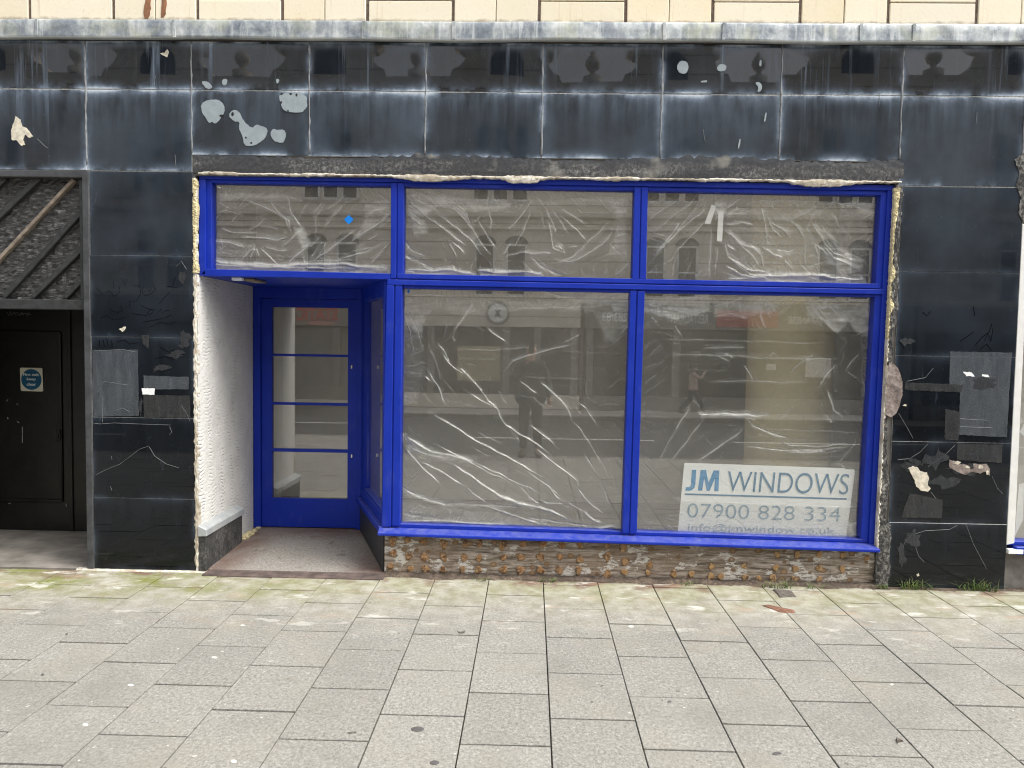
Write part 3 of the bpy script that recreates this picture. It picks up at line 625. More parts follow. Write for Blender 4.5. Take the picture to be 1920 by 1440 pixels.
patch('poster_film', [[(269, 704), (354, 707), (354, 730), (269, 730)], ], 'residue', tiles_l, -.0035, .0015, .02, .0022)
patch('tape_residue', [[(269, 740), (356, 742), (357, 784), (270, 782)], [(266, 628), (279, 628), (279, 653), (267, 645)]], 'residue_dark', tiles_l, -.0036, .0015, .02, .0022)
patch('label_scrap', [[(266, 728), (290, 728), (289, 740), (267, 740)]], 'tape', tiles_l, -.005, .002)
patch('poster_film', [[(1782, 659), (1898, 661), (1895, 690), (1888, 820), (1798, 815), (1800, 735), (1780, 720)]], 'residue', tiles_r, -.0035, .0015, .02, .0022)
patch('tape_residue', [[(1697, 717), (1806, 721), (1803, 736), (1696, 731)], [(1773, 766), (1801, 773), (1797, 826), (1771, 824)], [(1795, 832), (1880, 834), (1878, 868), (1794, 862)], [(1705, 925), (1768, 937), (1766, 972), (1690, 970)]], 'residue_dark', tiles_r, -.0037, .0015, .02, .0022)
r5 = random.Random(77)
for cx_, cy_, rx, ry in ((1705, 870, 22, 14), (1752, 862, 26, 20), (1812, 880, 34, 12), (1770, 905, 30, 16), (1842, 850, 30, 10), (1732, 960, 18, 14), (1700, 640, 14, 9), (1850, 720, 26, 14), (1712, 1010, 16, 26), (1690, 1040, 10, 30)):
    q = [(cx_+rx*r5.uniform(.35, 1.25)*math.cos(6.283*i/17), cy_+ry*r5.uniform(.35, 1.25)*math.sin(6.283*i/17)) for i in range(17)]
    patch('gouge', [q], 'gouge', tiles_r, -.0042, .003, .008, .0022)
for cx_, cy_, rx, ry in ((1722, 892, 7, 4), (1735, 905, 5, 5), (1795, 868, 6, 3), (1838, 876, 5, 4), (1815, 876, 4, 2), (1852, 886, 3, 5), (1722, 1078, 3, 3), (1697, 760, 4, 2)):
    patch('bare_chip', [[(cx_+rx*r5.uniform(.5, 1.3)*math.cos(6.283*i/9), cy_+ry*r5.uniform(.5, 1.3)*math.sin(6.283*i/9)) for i in range(9)]], 'patch2', tiles_r, -.0085, .004, .005, .0012)
for cx_, cy_, rx, ry in ((345, 640, 14, 22), (300, 690, 20, 8), (330, 665, 20, 9), (342, 520, 8, 16), (264, 760, 4, 22)):
    patch('gouge', [[(cx_+rx*r5.uniform(.35, 1.25)*math.cos(6.283*i/15), cy_+ry*r5.uniform(.35, 1.25)*math.sin(6.283*i/15)) for i in range(15)]], 'gouge', tiles_l, -.0036, .002, .008, .0022)
def scr(name, lines, mat, parent, r=.0016, y=-.003):
    mb = MB()
    for l in lines: mb = MB(); mb.tube([(W(a, b, y)[0], y, W(a, b, y)[1]) for a, b in l], r, 4); mb.build(name, mat, parent)
scr('marker_scrawl', [[(180, 540), (195, 552), (205, 545), (214, 556), (225, 548), (224, 538)], [(212, 525), (213, 540)], [(230, 525), (234, 535), (238, 523)], [(250, 536), (262, 536), (264, 550), (256, 564), (243, 565), (243, 575)],
     [(270, 538), (266, 546), (272, 555), (284, 550), (292, 542), (288, 535)], [(277, 543), (280, 547), (284, 541)], [(265, 573), (280, 580), (290, 580), (282, 590), (275, 588), (286, 578)], [(296, 586), (302, 578), (304, 588), (310, 582), (318, 582)], [(322, 526), (330, 520), (324, 536), (313, 537), (334, 540)],
     [(188, 596), (200, 592), (215, 600), (235, 595)], [(248, 588), (262, 590), (275, 592)], [(268, 604), (290, 600), (310, 596), (322, 590)], [(280, 614), (300, 604), (320, 608), (330, 602)], [(298, 570), (310, 556), (318, 548)], [(206, 580), (220, 586), (230, 582), (226, 572)],
     [(186, 636), (187, 650)], [(193, 636), (196, 650)], [(200, 634), (203, 648)], [(209, 637), (211, 650)], [(220, 640), (235, 637), (244, 645), (258, 642)], [(300, 650), (316, 660), (330, 655), (345, 665)], [(290, 672), (310, 668), (324, 676)]], 'scrawl', tiles_l, .0016, -.001)
scr('marker_scrawl', [[(1846, 640), (1852, 625), (1858, 640), (1862, 615)], [(1838, 655), (1850, 645), (1860, 658)], [(1828, 648), (1842, 632), (1855, 622), (1860, 606)], [(1730, 585), (1738, 592), (1745, 584)], [(1825, 575), (1828, 592)], [(1800, 640), (1815, 630), (1826, 622)]], 'scrawl', tiles_r, .0022, -.001)
scr('scratch', [[(193, 742), (192, 792)], [(172, 793), (188, 795), (215, 793), (260, 795), (320, 797)], [(180, 890), (200, 880), (225, 870), (262, 842), (280, 836)], [(280, 838), (290, 855), (312, 870), (335, 877)], [(209, 855), (210, 862)], [(207, 912), (210, 920)], [(184, 735), (195, 715), (240, 722)], [(330, 500), (340, 490), (350, 505)],
     [(318, 800), (322, 810), (318, 815)], [(340, 760), (350, 775), (356, 790)], [(176, 658), (230, 655), (255, 660)], [(215, 770), (230, 765), (245, 773)]], 'scratch', tiles_l, .0011)
scr('scratch', [[(1685, 775), (1700, 800), (1712, 822)], [(1700, 715), (1735, 708), (1750, 690)], [(1812, 985), (1825, 1020), (1850, 1067)], [(1715, 1020), (1722, 1042), (1733, 1054)], [(1745, 922), (1755, 935)], [(1683, 862), (1705, 860), (1725, 848), (1740, 832)], [(1740, 875), (1770, 855), (1790, 835)], [(1690, 1050), (1695, 1020), (1710, 1003), (1735, 995), (1780, 993), (1795, 985)], [(1843, 768), (1843, 800)], [(1800, 785), (1850, 788)], [(1800, 800), (1860, 802)], [(1860, 893), (1870, 915), (1880, 926)]], 'scratch', tiles_r, .0013)
scr('scratch', [[(293, 140), (289, 152), (290, 160)], [(328, 290), (330, 312)], [(70, 260), (85, 275), (90, 277)], [(1832, 210), (1830, 232)], [(1645, 180), (1650, 172), (1648, 200)], [(1318, 242), (1322, 265)]], 'scratch', tr_, .0012)
# entrance reveal: combed render, plinth stub with its lead cap, foam at the foot
mb = MB(); ny, nz = 44, 90
vs = [(-2.4+rng.uniform(-.0012, .0012), .0+1.1*i/ny, .03+2.13*j/nz) for i in range(ny+1) for j in range(nz+1)]
mb.add(vs, [(i*(nz+1)+j, (i+1)*(nz+1)+j, (i+1)*(nz+1)+j+1, i*(nz+1)+j+1) for i in range(ny) for j in range(nz)])
mb.box(-2.42, -2.404, .0, 1.1, .0, 2.16)
mb.build('rendered_reveal', 'render', shop)
mb = MB(); mb.box(-2.403, -2.345, -.004, .70, .0, .275); pl = mb.build('reveal_plinth', 'edge_mortar', shop, bevel=.006)
pl.data.materials.clear(); pl.data.materials.append(mk_mortar('grimy_plinth', (.03, .03, .03), (.07, .068, .064), (.16, .15, .14)))
mb = MB(); mb.add([(-2.402, -.012, .345), (-2.402, .725, .345), (-2.336, .725, .315), (-2.336, -.012, .315), (-2.336, .725, .265), (-2.336, -.012, .265), (-2.402, -.012, .262), (-2.402, .725, .262)],
      [(0, 3, 2, 1), (3, 5, 4, 2), (5, 6, 7, 4), (0, 6, 5, 3), (1, 2, 4, 7), (0, 1, 7, 6)]); mb.build('plinth_cap', 'lead', pl, bevel=.004)
mb = MB()
for k in range(46):
    t = rng.random(); x = -2.385+rng.uniform(0, .05); y = .72+.40*t; s = rng.uniform(.006, .017)
    mx = Matrix.Translation((x, y, .045+rng.uniform(0, .02))) @ Matrix.Rotation(rng.random()*3, 4, (rng.random(), rng.random(), 1)); mb.box(-s*1.5, s*1.5, -s, s, -s*.7, s*.7, mx)
mb.build('foam_crumbs', 'foam', shop, bevel=.004)
# stripped stall riser below the sill with its glue dabs
mb = MB(); nx, nz = 170, 14; vs = []
for i in range(nx+1):
    for j in range(nz+1):
        t = i/nx; x = -1.045+3.53*t; z = -.005+(.315-.04*t+.005)*j/nz
        vs.append((x, .030+rng.uniform(-.0012, .0012)+(.006*max(0, rng.random()-.6) if j < 3 else 0), z))
mb.add(vs, [(i*(nz+1)+j, (i+1)*(nz+1)+j, (i+1)*(nz+1)+j+1, i*(nz+1)+j+1) for i in range(nx) for j in range(nz)])
mb.box(-1.045, 2.49, .040, .25, -.05, .27)
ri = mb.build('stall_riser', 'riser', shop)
dabs = [(700+a/4, 960+b/4) for a, b in [(145, 215), (255, 212), (380, 225), (528, 238), (690, 240), (797, 238), (970, 248), (1125, 240), (1270, 240), (1415, 245), (1550, 248), (1755, 245), (1875, 265), (148, 308), (265, 330), (383, 335), (530, 345), (683, 342), (793, 345), (978, 340), (1110, 340), (1253, 335), (1400, 335), (1550, 355), (1755, 330), (1890, 370), (130, 403), (280, 425), (390, 430), (520, 430), (670, 430), (787, 437), (978, 430), (1103, 435), (1253, 435), (1395, 440), (1540, 435), (1755, 465)]]
dabs += [(1160+a/3.84, 960+b/3.84) for a, b in [(225, 375), (670, 390), (905, 390), (1143, 305), (1288, 305), (1445, 305), (1615, 310), (1790, 330), (42, 432), (212, 437), (398, 443), (525, 447), (665, 463), (737, 463), (912, 472), (1010, 480), (1112, 475), (1262, 487), (1445, 487), (1132, 400), (1272, 408), (1445, 405), (1610, 408)]]
for k, (a, b) in enumerate(dabs):
    x, z = W(a, b, .025); rr_ = rng.uniform(.022, .030)*(1.0 if k < 38 else .85); mb = MB(); n = 14; vs = []
    for (f, y) in ((1, .030), (.97, .0265), (.80, .0252), (.45, .0268), (0.12, .0250)):
        for i in range(n):
            a_ = 2*math.pi*i/n; w_ = 1+.10*math.sin(a_*2+k)+.13*math.sin(a_*3+k*2.3)
            drip = 1.35 if (k % 3 == 0 and f > .7 and math.sin(a_) < -.9) else 1
            vs.append((x+rr_*f*w_*math.cos(a_), y-.002, z+rr_*f*w_*drip*math.sin(a_)*1.05))
    fs = [(j*n+i, j*n+(i+1) % n, (j+1)*n+(i+1) % n, (j+1)*n+i) for j in range(4) for i in range(n)]+[tuple(range(4*n, 5*n))]
    mb.add(vs, fs); mb.build('glue_dab', 'dab', ri, smooth=True)
# left pillar's metal edge strip
mb = MB(); mb.box(-3.225, -3.177, -.006, .06, .0, 2.88); mb.build('pillar_edge_strip', 'greytrim', shop, bevel=.004)
mb = MB(); mb.box(-4.75, -3.2, -.004, .06, 2.835, 2.882); mb.build('lintel_strip', 'greytrim', shop, bevel=.004)
# room behind the glass
mb = MB(); mb.box(-2.62, 4.0, 2.2, 2.3, -.1, 3.1); mb.box(3.35, 3.45, .46, 2.6, -.1, 3.1); mb.box(-2.72, -2.5, 1.22, 2.6, -.1, 3.1); mb.box(-2.7, 3.4, .42, 2.6, 3.0, 3.1)
mb.build('inner_wall', 'roomwall', shop)
mb = MB(); mb.box(-1.0, 3.4, .26, 2.6, -.05, .12); mb.box(-2.5, -1.0, 1.24, 2.6, -.05, .12); struct(mb.build('room_floor', 'roomfloor'))
mb = MB(); n = 28; vs = []
for z in (.12, 3.0):
    for i in range(n): vs.append((2.14+.345*math.cos(2*math.pi*i/n), .95+.30*math.sin(2*math.pi*i/n), z))
mb.add(vs, [(i, (i+1) % n, n+(i+1) % n, n+i) for i in range(n)]); mb.build('inner_pier', 'cream', shop, smooth=True)

# ------------------------------------------------------------------ BLUE SHOPFRONT
sf = thing('shopfront', 'royal blue timber shopfront with three top lights, two big windows and a recessed door', 'shopfront', (0, .06, 0))
def mem(name, quads, bev=.003, mat='blue', parent=sf):
    mb = MB()
    for q, y0, y1 in quads: mb.px(q, y0, y1)
    return mb.build(name, mat, parent, bevel=bev)
mem('head_rail', [([(373, 325), (1678, 347), (1676, 357), (373, 335)], .03, .13), ([(374, 336), (1674, 358), (1664, 366), (385, 342)], .048, .125)])
mem('left_jamb', [([(373, 336), (385, 336), (385, 515), (373, 515)], .03, .13), ([(386, 340), (397, 340), (397, 506), (386, 506)], .048, .125)])
mem('top_light_rail', [([(386, 504), (732, 513), (732, 524), (374, 517)], .03, .13)])
mem('mullion', [([(733, 343), (743.5, 343), (742.5, 522), (732.5, 522)], .03, .13), ([(745.5, 343), (757, 343), (755.5, 514), (744.5, 514)], .033, .13), ([(743, 343), (746, 343), (745, 520), (742, 520)], .04, .12)])
mem('mullion', [([(1190, 351), (1201.5, 351), (1197.5, 523), (1185.5, 523)], .03, .13), ([(1203.5, 351), (1215, 351), (1211.5, 523), (1199.5, 523)], .03, .13), ([(1201, 351), (1204, 351), (1200, 523), (1197, 523)], .04, .12)])
mem('transom', [([(744.5, 513), (1650, 532), (1650, 541), (744.5, 522)], .03, .13), ([(726, 524), (1664, 543), (1663, 552), (726, 534)], .027, .13), ([(756, 534.5), (1648, 552), (1647, 557), (756, 540.5)], .046, .125), ([(726, 521), (1660, 540), (1660, 545), (726, 526)], .04, .12)])
mem('corner_post', [([(725, 535), (738.5, 535), (732.5, 988), (716, 988)], .027, .13), ([(741, 535), (754, 535.5), (749.5, 986), (735, 986)], .03, .13), ([(738, 536), (742, 536), (736, 986), (732, 986)], .04, .12)])
mem('mullion', [([(1182, 545), (1193.5, 545), (1179, 1000), (1167, 1000)], .03, .13), ([(1196, 546), (1209, 546), (1194, 1001), (1181, 1001)], .03, .13), ([(1193, 546), (1197, 546), (1182, 1000), (1178, 1000)], .04, .12)])
mem('right_jamb', [([(1665, 357), (1678, 357), (1642, 1022), (1629, 1020)], .03, .13), ([(1652, 364), (1664, 364), (1628, 1013), (1614, 1011)], .045, .125)])
mem('bottom_rail', [([(735, 982), (1628, 1011.5), (1627, 1018), (734, 989)], .045, .125)])
# sill board with a sloping top
mb = MB(); a0, a1 = W(711, 990, .03), W(1643, 1021, .03); b0, b1 = W(711, 1004, -.035), W(1643, 1035, -.035)
pr = [(.125, .010), (.028, .002), (-.030, -.018), (-.036, -.022), (-.036, -.040), (-.02, -.044), (.125, -.044)]
n = len(pr); vs = [(a0[0]+.0, y, a0[1]+dz) for y, dz in pr]+[(a1[0], y, a1[1]+dz) for y, dz in pr]
mb.add(vs, [tuple(range(n)), tuple(range(2*n-1, n-1, -1))]+[(i, i+n, (i+1) % n+n, (i+1) % n) for i in range(n)]); mb.build('sill', 'blue', sf, bevel=.003)
# soffit over the entrance
mb = MB(); mb.box(-2.385, -.97, .131, 1.20, 2.150, 2.20); mb.build('soffit', 'blue', sf)
GY = .092
PANES = {'UL': [(396, 340), (733, 344), (732, 514), (396, 506)], 'UM': [(756, 344), (1191, 352), (1186, 523), (755, 515)], 'UR': [(1214, 353), (1653, 365), (1646, 534), (1211, 524)],
         'LM': [(753, 540), (1184, 546), (1169, 998), (748, 984)], 'LR': [(1208, 548), (1649, 556), (1614, 1012), (1193, 1001)]}
for k, q in PANES.items():
    mb = MB(); mb.prism([W(a, b, GY) for a, b in q], GY, GY+.006); mb.build('window_pane', 'glass', sf)
# splayed side screen of the entrance
P0, P1 = Vector((-1.052, .06, 0)), Vector((-1.452, 1.10, 0)); dv = (P1-P0); LN = dv.length; ang = math.atan2(dv.y, dv.x)
SM = Matrix.Translation(P0) @ Matrix.Rotation(ang, 4, 'Z')     # local x along the screen, local +y towards the entrance
mb = MB()
mb.box(.0, .07, -.06, .01, .36, 2.15, SM); mb.box(LN-.09, LN, -.06, .01, .36, 2.15, SM); mb.box(.07, LN-.09, -.06, .01, 2.05, 2.15, SM); mb.box(.07, LN-.09, -.06, .01, .36, .43, SM)
mb.box(.07, .09, -.055, .0, .43, 2.05, SM); mb.box(LN-.11, LN-.09, -.055, .0, .43, 2.05, SM); mb.box(.09, LN-.11, -.055, .0, .43, .45, SM); mb.box(.09, LN-.11, -.055, .0, 2.03, 2.05, SM)
mb.build('side_screen_frame', 'blue', sf, bevel=.003)
mb = MB(); mb.box(-.02, LN, -.07, .045, .305, .355, SM); mb.build('side_screen_sill', 'blue', sf, bevel=.006)
mb = MB(); mb.box(.09, LN-.11, -.034, -.028, .45, 2.03, SM); mb.build('side_screen_pane', 'glass', sf)
mb = MB(); mb.box(.0, LN, -.08, .012, .0, .304, SM); pz = mb.build('side_screen_plinth', 'blacktrim', sf, bevel=.003)
# door frame and door
dy = 1.10
mb = MB(); mb.box(-2.398, -2.335, dy, dy+.09, .062, 2.15); mb.box(-1.50, -1.432, dy, dy+.09, .062, 2.15); mb.box(-2.335, -1.50, dy, dy+.09, 2.055, 2.15); mb.build('door_frame', 'blue', sf, bevel=.003)
mb = MB(); yd = dy+.02; pxl = [510, 652]; rows = [(577, 664), (668.5, 755), (760, 842), (848, 934)]
xl = W(510, 755, yd)[0]; xr = W(652, 755, yd)[0]; zt = W(580, 576.5, yd)[1]; zbm = W(580, 935, yd)[1]
mb.box(-2.333, xl, yd, yd+.045, .07, 2.052); mb.box(xr, -1.502, yd, yd+.045, .07, 2.052); mb.box(xl, xr, yd, yd+.045, zt, 2.052); mb.box(xl, xr, yd, yd+.045, .07, zbm)
door = mb.build('door', 'blue', sf, bevel=.002)
mb = MB()
for (a, b) in ((664, 668.5), (755, 760), (842, 848)):
    z1, z0 = W(580, a, yd)[1], W(580, b, yd)[1]; mb.box(xl, xr, yd+.003, yd+.042, z0, z1)
mb.build('glazing_bar', 'blue', door, bevel=.002)
for (a, b) in rows:
    z1, z0 = W(580, a, yd)[1], W(580, b, yd)[1]; mb = MB(); mb.box(xl, xr, yd+.016, yd+.022, z0, z1); mb.build('door_pane', 'glass', door)
for py in (688, 855):
    x, z = W(660, py, yd); mb = MB(); mb.box(x-.008, x+.006, yd-.012, yd, z-.016, z+.016); mb.build('hinge', 'metal', door, bevel=.002)

# ------------------------------------------------------------------ POLYTHENE SHEETS (creases listed in the photograph's zooms, laid on the sheet's own plane)
def L_(o, s, items): return [([(o[0]+a/s, o[1]+b/s) for a, b in pts], wt) for pts, wt in items]
CR = {}; HZ = {}
CR['UL'] = L_((340, 300), 4.364, [([(510, 320), (650, 370), (760, 420), (850, 490), (900, 600)], 1), ([(720, 330), (800, 430), (880, 510), (900, 590)], .9), ([(860, 290), (900, 430), (950, 500), (990, 560)], 1), ([(1340, 280), (1270, 360), (1180, 410)], .8), ([(1360, 340), (1240, 470), (1170, 560)], .7), ([(1300, 400), (1200, 500), (1150, 580)], .6), ([(1050, 330), (980, 420), (960, 490)], .7), ([(1160, 340), (1090, 420), (1070, 490)], .6), ([(1180, 370), (1100, 470), (1095, 640)], .6), ([(490, 430), (410, 510)], .6), ([(690, 480), (620, 540), (540, 570)], .7), ([(300, 550), (420, 590), (640, 600)], .9), ([(480, 635), (700, 640), (790, 660), (880, 630)], 1.2), ([(640, 550), (750, 560), (810, 570)], .7), ([(270, 670), (400, 680), (520, 720)], 1), ([(600, 720), (490, 810)], .9), ([(600, 730), (560, 810)], .9), ([(610, 720), (640, 800)], 1), ([(640, 720), (780, 850)], .9), ([(680, 710), (780, 740), (880, 745)], .9), ([(780, 765), (850, 800)], .8), ([(1020, 720), (930, 800), (880, 850)], 1.2), ([(1050, 720), (1130, 640)], .8), ([(1060, 800), (1160, 650)], .8), ([(1100, 830), (1200, 660)], .7), ([(980, 580), (870, 680), (810, 720)], 1), ([(960, 570), (900, 650), (820, 660)], .8), ([(1440, 560), (1330, 650), (1180, 760), (1080, 830)], 1.2), ([(1700, 450), (1560, 560), (1400, 670)], 1.8), ([(1700, 680), (1620, 770), (1540, 850)], 1.1), ([(1700, 650), (1500, 750), (1300, 800)], .9), ([(1500, 750), (1250, 830)], .8), ([(1440, 820), (1010, 830)], .8), ([(1570, 710), (1380, 760)], .7), ([(1700, 390), (1560, 420)], .7), ([(1700, 400), (1500, 440)], .6), ([(340, 280), (440, 300), (560, 350)], .5), ([(250, 830), (480, 860), (800, 880), (1050, 860), (1300, 855), (1690, 895)], 1.8), ([(250, 860), (600, 880), (1000, 890), (1400, 885)], 1.6), ([(250, 810), (330, 850), (520, 850)], 1.2), ([(1000, 790), (1010, 850)], .8)])
HZ['UL'] = L_((340, 300), 4.364, [([(240, 810), (480, 840), (800, 862), (1050, 850), (1300, 842), (1450, 868), (1700, 880), (1700, 925), (240, 895)], .80), ([(290, 270), (850, 280), (980, 330), (700, 330), (510, 320), (300, 360)], .14), ([(1480, 340), (1710, 330), (1710, 500), (1560, 560), (1380, 690), (1500, 480)], .10), ([(930, 560), (1000, 550), (1060, 700), (990, 720)], .25), ([(260, 640), (600, 690), (520, 800), (250, 810)], .08)])
CR['UM'] = L_((740, 330), 4, [([(110, 190), (250, 310), (400, 420), (540, 530)], 1.1), ([(330, 295), (480, 400), (590, 500), (660, 600)], 1.1), ([(430, 235), (530, 330), (600, 420)], .9), ([(440, 220), (540, 280), (590, 400), (650, 490), (725, 590)], 1), ([(330, 110), (470, 220), (550, 290)], .9), ([(630, 330), (700, 440), (760, 540)], .9), ([(1030, 190), (950, 290), (840, 420)], 1), ([(1030, 250), (970, 390), (880, 560)], .8), ([(1090, 240), (1110, 330), (1130, 400)], .6), ([(1130, 230), (1180, 330), (1220, 440)], .9), ([(1150, 350), (1170, 450), (1190, 540), (1280, 590)], 1), ([(1180, 230), (1280, 390), (1320, 440)], .6), ([(1240, 240), (1350, 310), (1430, 370)], .8), ([(1250, 310), (1360, 400), (1440, 490)], 1), ([(1370, 240), (1430, 290)], .5), ([(1600, 330), (1540, 410), (1440, 500), (1340, 600), (1240, 640)], 1), ([(1650, 380), (1600, 470), (1480, 570), (1330, 640), (1180, 655)], 1.1), ([(820, 600), (950, 580), (1200, 580)], 1.2), ([(1020, 600), (1100, 670), (1260, 745)], 1.3), ([(1770, 650), (1650, 745)], 1.1), ([(430, 480), (500, 560), (530, 600)], .9), ([(410, 500), (470, 620)], .8), ([(70, 590), (170, 630), (290, 690)], 1.3), ([(70, 480), (130, 550), (230, 600)], 1.2), ([(430, 660), (480, 710)], .8), ([(880, 490), (800, 600)], .8), ([(1200, 520), (1260, 560)], 1), ([(1220, 510), (1280, 590)], .8), ([(1290, 540), (1380, 530)], .7), ([(1600, 700), (1560, 745)], .6), ([(1500, 700), (1480, 740)], .5), ([(110, 130), (240, 230)], .7), ([(120, 100), (330, 230)], .6), ([(160, 110), (380, 240)], .6), ([(230, 110), (430, 200)], .6), ([(110, 260), (190, 320)], .8), ([(100, 300), (200, 370)], .8), ([(660, 300), (600, 350), (590, 400)], .7), ([(710, 260), (720, 340), (715, 420)], .8), ([(70, 700), (250, 715), (400, 700), (590, 735)], 1.5), ([(640, 712), (800, 735), (1000, 720), (1090, 738)], 1.2)])
HZ['UM'] = L_((740, 330), 4, [([(110, 110), (560, 170), (880, 200), (860, 240), (740, 280), (700, 260), (600, 270), (500, 260), (330, 230), (240, 290), (240, 420), (150, 430), (110, 300)], .17), ([(1370, 160), (1730, 160), (1740, 620), (1610, 600), (1650, 480), (1660, 330), (1620, 230), (1500, 215)], .17), ([(60, 712), (400, 690), (600, 732), (600, 748), (60, 738)], .6), ([(640, 700), (1100, 730), (1100, 752), (640, 748)], .5), ([(880, 185), (1360, 165), (1500, 215), (900, 235)], .10)])
CR['UR'] = L_((1200, 340), 4, [([(520, 190), (300, 360), (90, 580)], 1), ([(430, 130), (250, 260), (80, 400)], .7), ([(350, 80), (180, 210), (60, 300)], .6), ([(500, 300), (350, 440), (250, 550)], .8), ([(300, 310), (180, 470), (100, 560)], 1), ([(440, 200), (330, 300), (200, 480)], .7), ([(470, 150), (380, 250)], .6), ([(130, 620), (60, 690)], .5), ([(630, 270), (740, 210)], .9), ([(640, 260), (800, 245)], .8), ([(635, 330), (760, 310), (850, 330)], .9), ([(635, 220), (760, 120)], .9), ([(640, 210), (700, 130)], .8), ([(650, 240), (720, 215)], .7), ([(630, 370), (760, 470), (870, 520), (910, 570)], .9), ([(640, 380), (760, 480), (920, 660)], .9), ([(630, 460), (660, 560), (760, 650), (840, 700)], 1), ([(650, 480), (720, 520)], .9), ([(910, 190), (940, 330), (955, 480)], .7), ([(950, 260), (1000, 360), (1060, 430)], .9), ([(980, 300), (1080, 370), (1140, 430)], .8), ([(1010, 290), (1130, 300), (1190, 360), (1240, 430)], .9), ([(1340, 180), (1220, 240), (1130, 280)], .8), ([(1380, 225), (1300, 260), (1240, 360)], .8), ([(1430, 230), (1470, 270), (1500, 335)], .7), ([(1280, 310), (1340, 400), (1380, 480), (1450, 540), (1600, 600)], 1), ([(1350, 320), (1450, 420), (1560, 530), (1680, 590)], 1.1), ([(1390, 330), (1500, 470), (1610, 560)], .9), ([(1310, 470), (1340, 600)], .7), ([(1370, 490), (1450, 580), (1600, 640)], 1), ([(1340, 500), (1400, 560)], .8), ([(920, 500), (1000, 550), (1070, 580)], 1.2), ([(1020, 510), (1120, 520), (1170, 500)], 1), ([(820, 490), (900, 560), (930, 650)], .8), ([(640, 630), (760, 700), (960, 740)], 1.2), ([(680, 580), (800, 660), (960, 690)], 1.1), ([(1080, 600), (1150, 670)], .8), ([(1240, 440), (1235, 640)], .6), ([(1400, 600), (1240, 640)], .6), ([(780, 170), (900, 145), (1100, 150), (1400, 150), (1600, 190), (1740, 250)], .8), ([(1170, 150), (1180, 200)], .5), ([(940, 150), (1010, 210)], .6), ([(1480, 160), (1530, 200)], .5), ([(535, 320), (530, 480), (525, 720)], 1.2), ([(580, 490), (560, 710)], .6), ([(680, 735), (960, 715), (1220, 705), (1450, 725), (1690, 745)], 1.5), ([(800, 690), (960, 735)], 1.2), ([(1210, 700), (1330, 750)], 1.2)])
HZ['UR'] = L_((1200, 340), 4, [([(670, 728), (960, 692), (1220, 700), (1650, 720), (1700, 760), (900, 750)], .5), ([(1560, 150), (1740, 170), (1740, 260), (1650, 230)], .22), ([(1360, 510), (1480, 560), (1690, 590), (1680, 690), (1500, 680), (1400, 600)], .14), ([(560, 150), (620, 140), (640, 230), (570, 300)], .25), ([(50, 100), (520, 100), (520, 720), (50, 720)], .03), ([(780, 170), (900, 145), (1560, 155), (1700, 260), (1720, 460), (1640, 690), (900, 700), (640, 560), (640, 240)], .06)])
CR['LM'] = L_((740, 540), 4.174, [([(330, 425), (380, 480), (440, 575)], 1), ([(370, 510), (420, 580), (480, 640), (560, 690)], 1), ([(500, 630), (580, 690), (650, 775), (700, 840)], 1.2), ([(690, 820), (730, 890), (800, 940)], .9), ([(565, 815), (680, 885), (800, 945), (825, 1000), (875, 1080)], 1.1), ([(265, 650), (320, 740), (370, 840), (400, 910)], 1.2), ([(265, 460), (320, 580), (350, 670), (370, 740)], .6), ([(375, 700), (430, 790), (470, 830)], .5), ([(430, 880), (540, 920), (600, 935)], .4), ([(480, 880), (560, 910), (680, 940)], .4), ([(860, 635), (930, 575), (1050, 525), (1200, 490), (1380, 450)], 1.2), ([(820, 680), (900, 610), (960, 580)], .4), ([(640, 290), (700, 340)], .5), ([(725, 315), (770, 360), (880, 425)], 1), ([(450, 370), (480, 410)], .8), ([(620, 95), (560, 210), (470, 330), (455, 370)], 1.3), ([(430, 230), (390, 330), (385, 420)], .5), ([(1320, 430), (1450, 370)], .8), ([(1390, 270), (1480, 215)], .4), ([(1830, 290), (1770, 360)], .7), ([(1130, 730), (1220, 800), (1300, 880), (1360, 970), (1390, 1040)], 1.4), ([(970, 720), (1050, 770), (1130, 830)], .8), ([(990, 835), (1040, 860)], .5), ([(1070, 840), (1120, 890), (1180, 935)], .6), ([(810, 790), (850, 870), (885, 920)], .6), ([(1430, 895), (1500, 940), (1540, 1010), (1580, 1085)], .9), ([(90, 150), (180, 330), (230, 500)], .5), ([(70, 180), (120, 330), (150, 500), (160, 600)], .5), ([(240, 690), (285, 725)], 1), ([(490, 470), (700, 490), (900, 480), (1080, 460)], .6), ([(520, 550), (900, 560)], .3), ([(960, 690), (1500, 720)], .4), ([(1290, 500), (1820, 510)], .3), ([(60, 60), (240, 50), (600, 80)], .8), ([(880, 180), (1000, 155), (1250, 150), (1690, 130)], .6), ([(1080, 10), (1400, 80), (1700, 130), (1830, 170)], 1.3)])
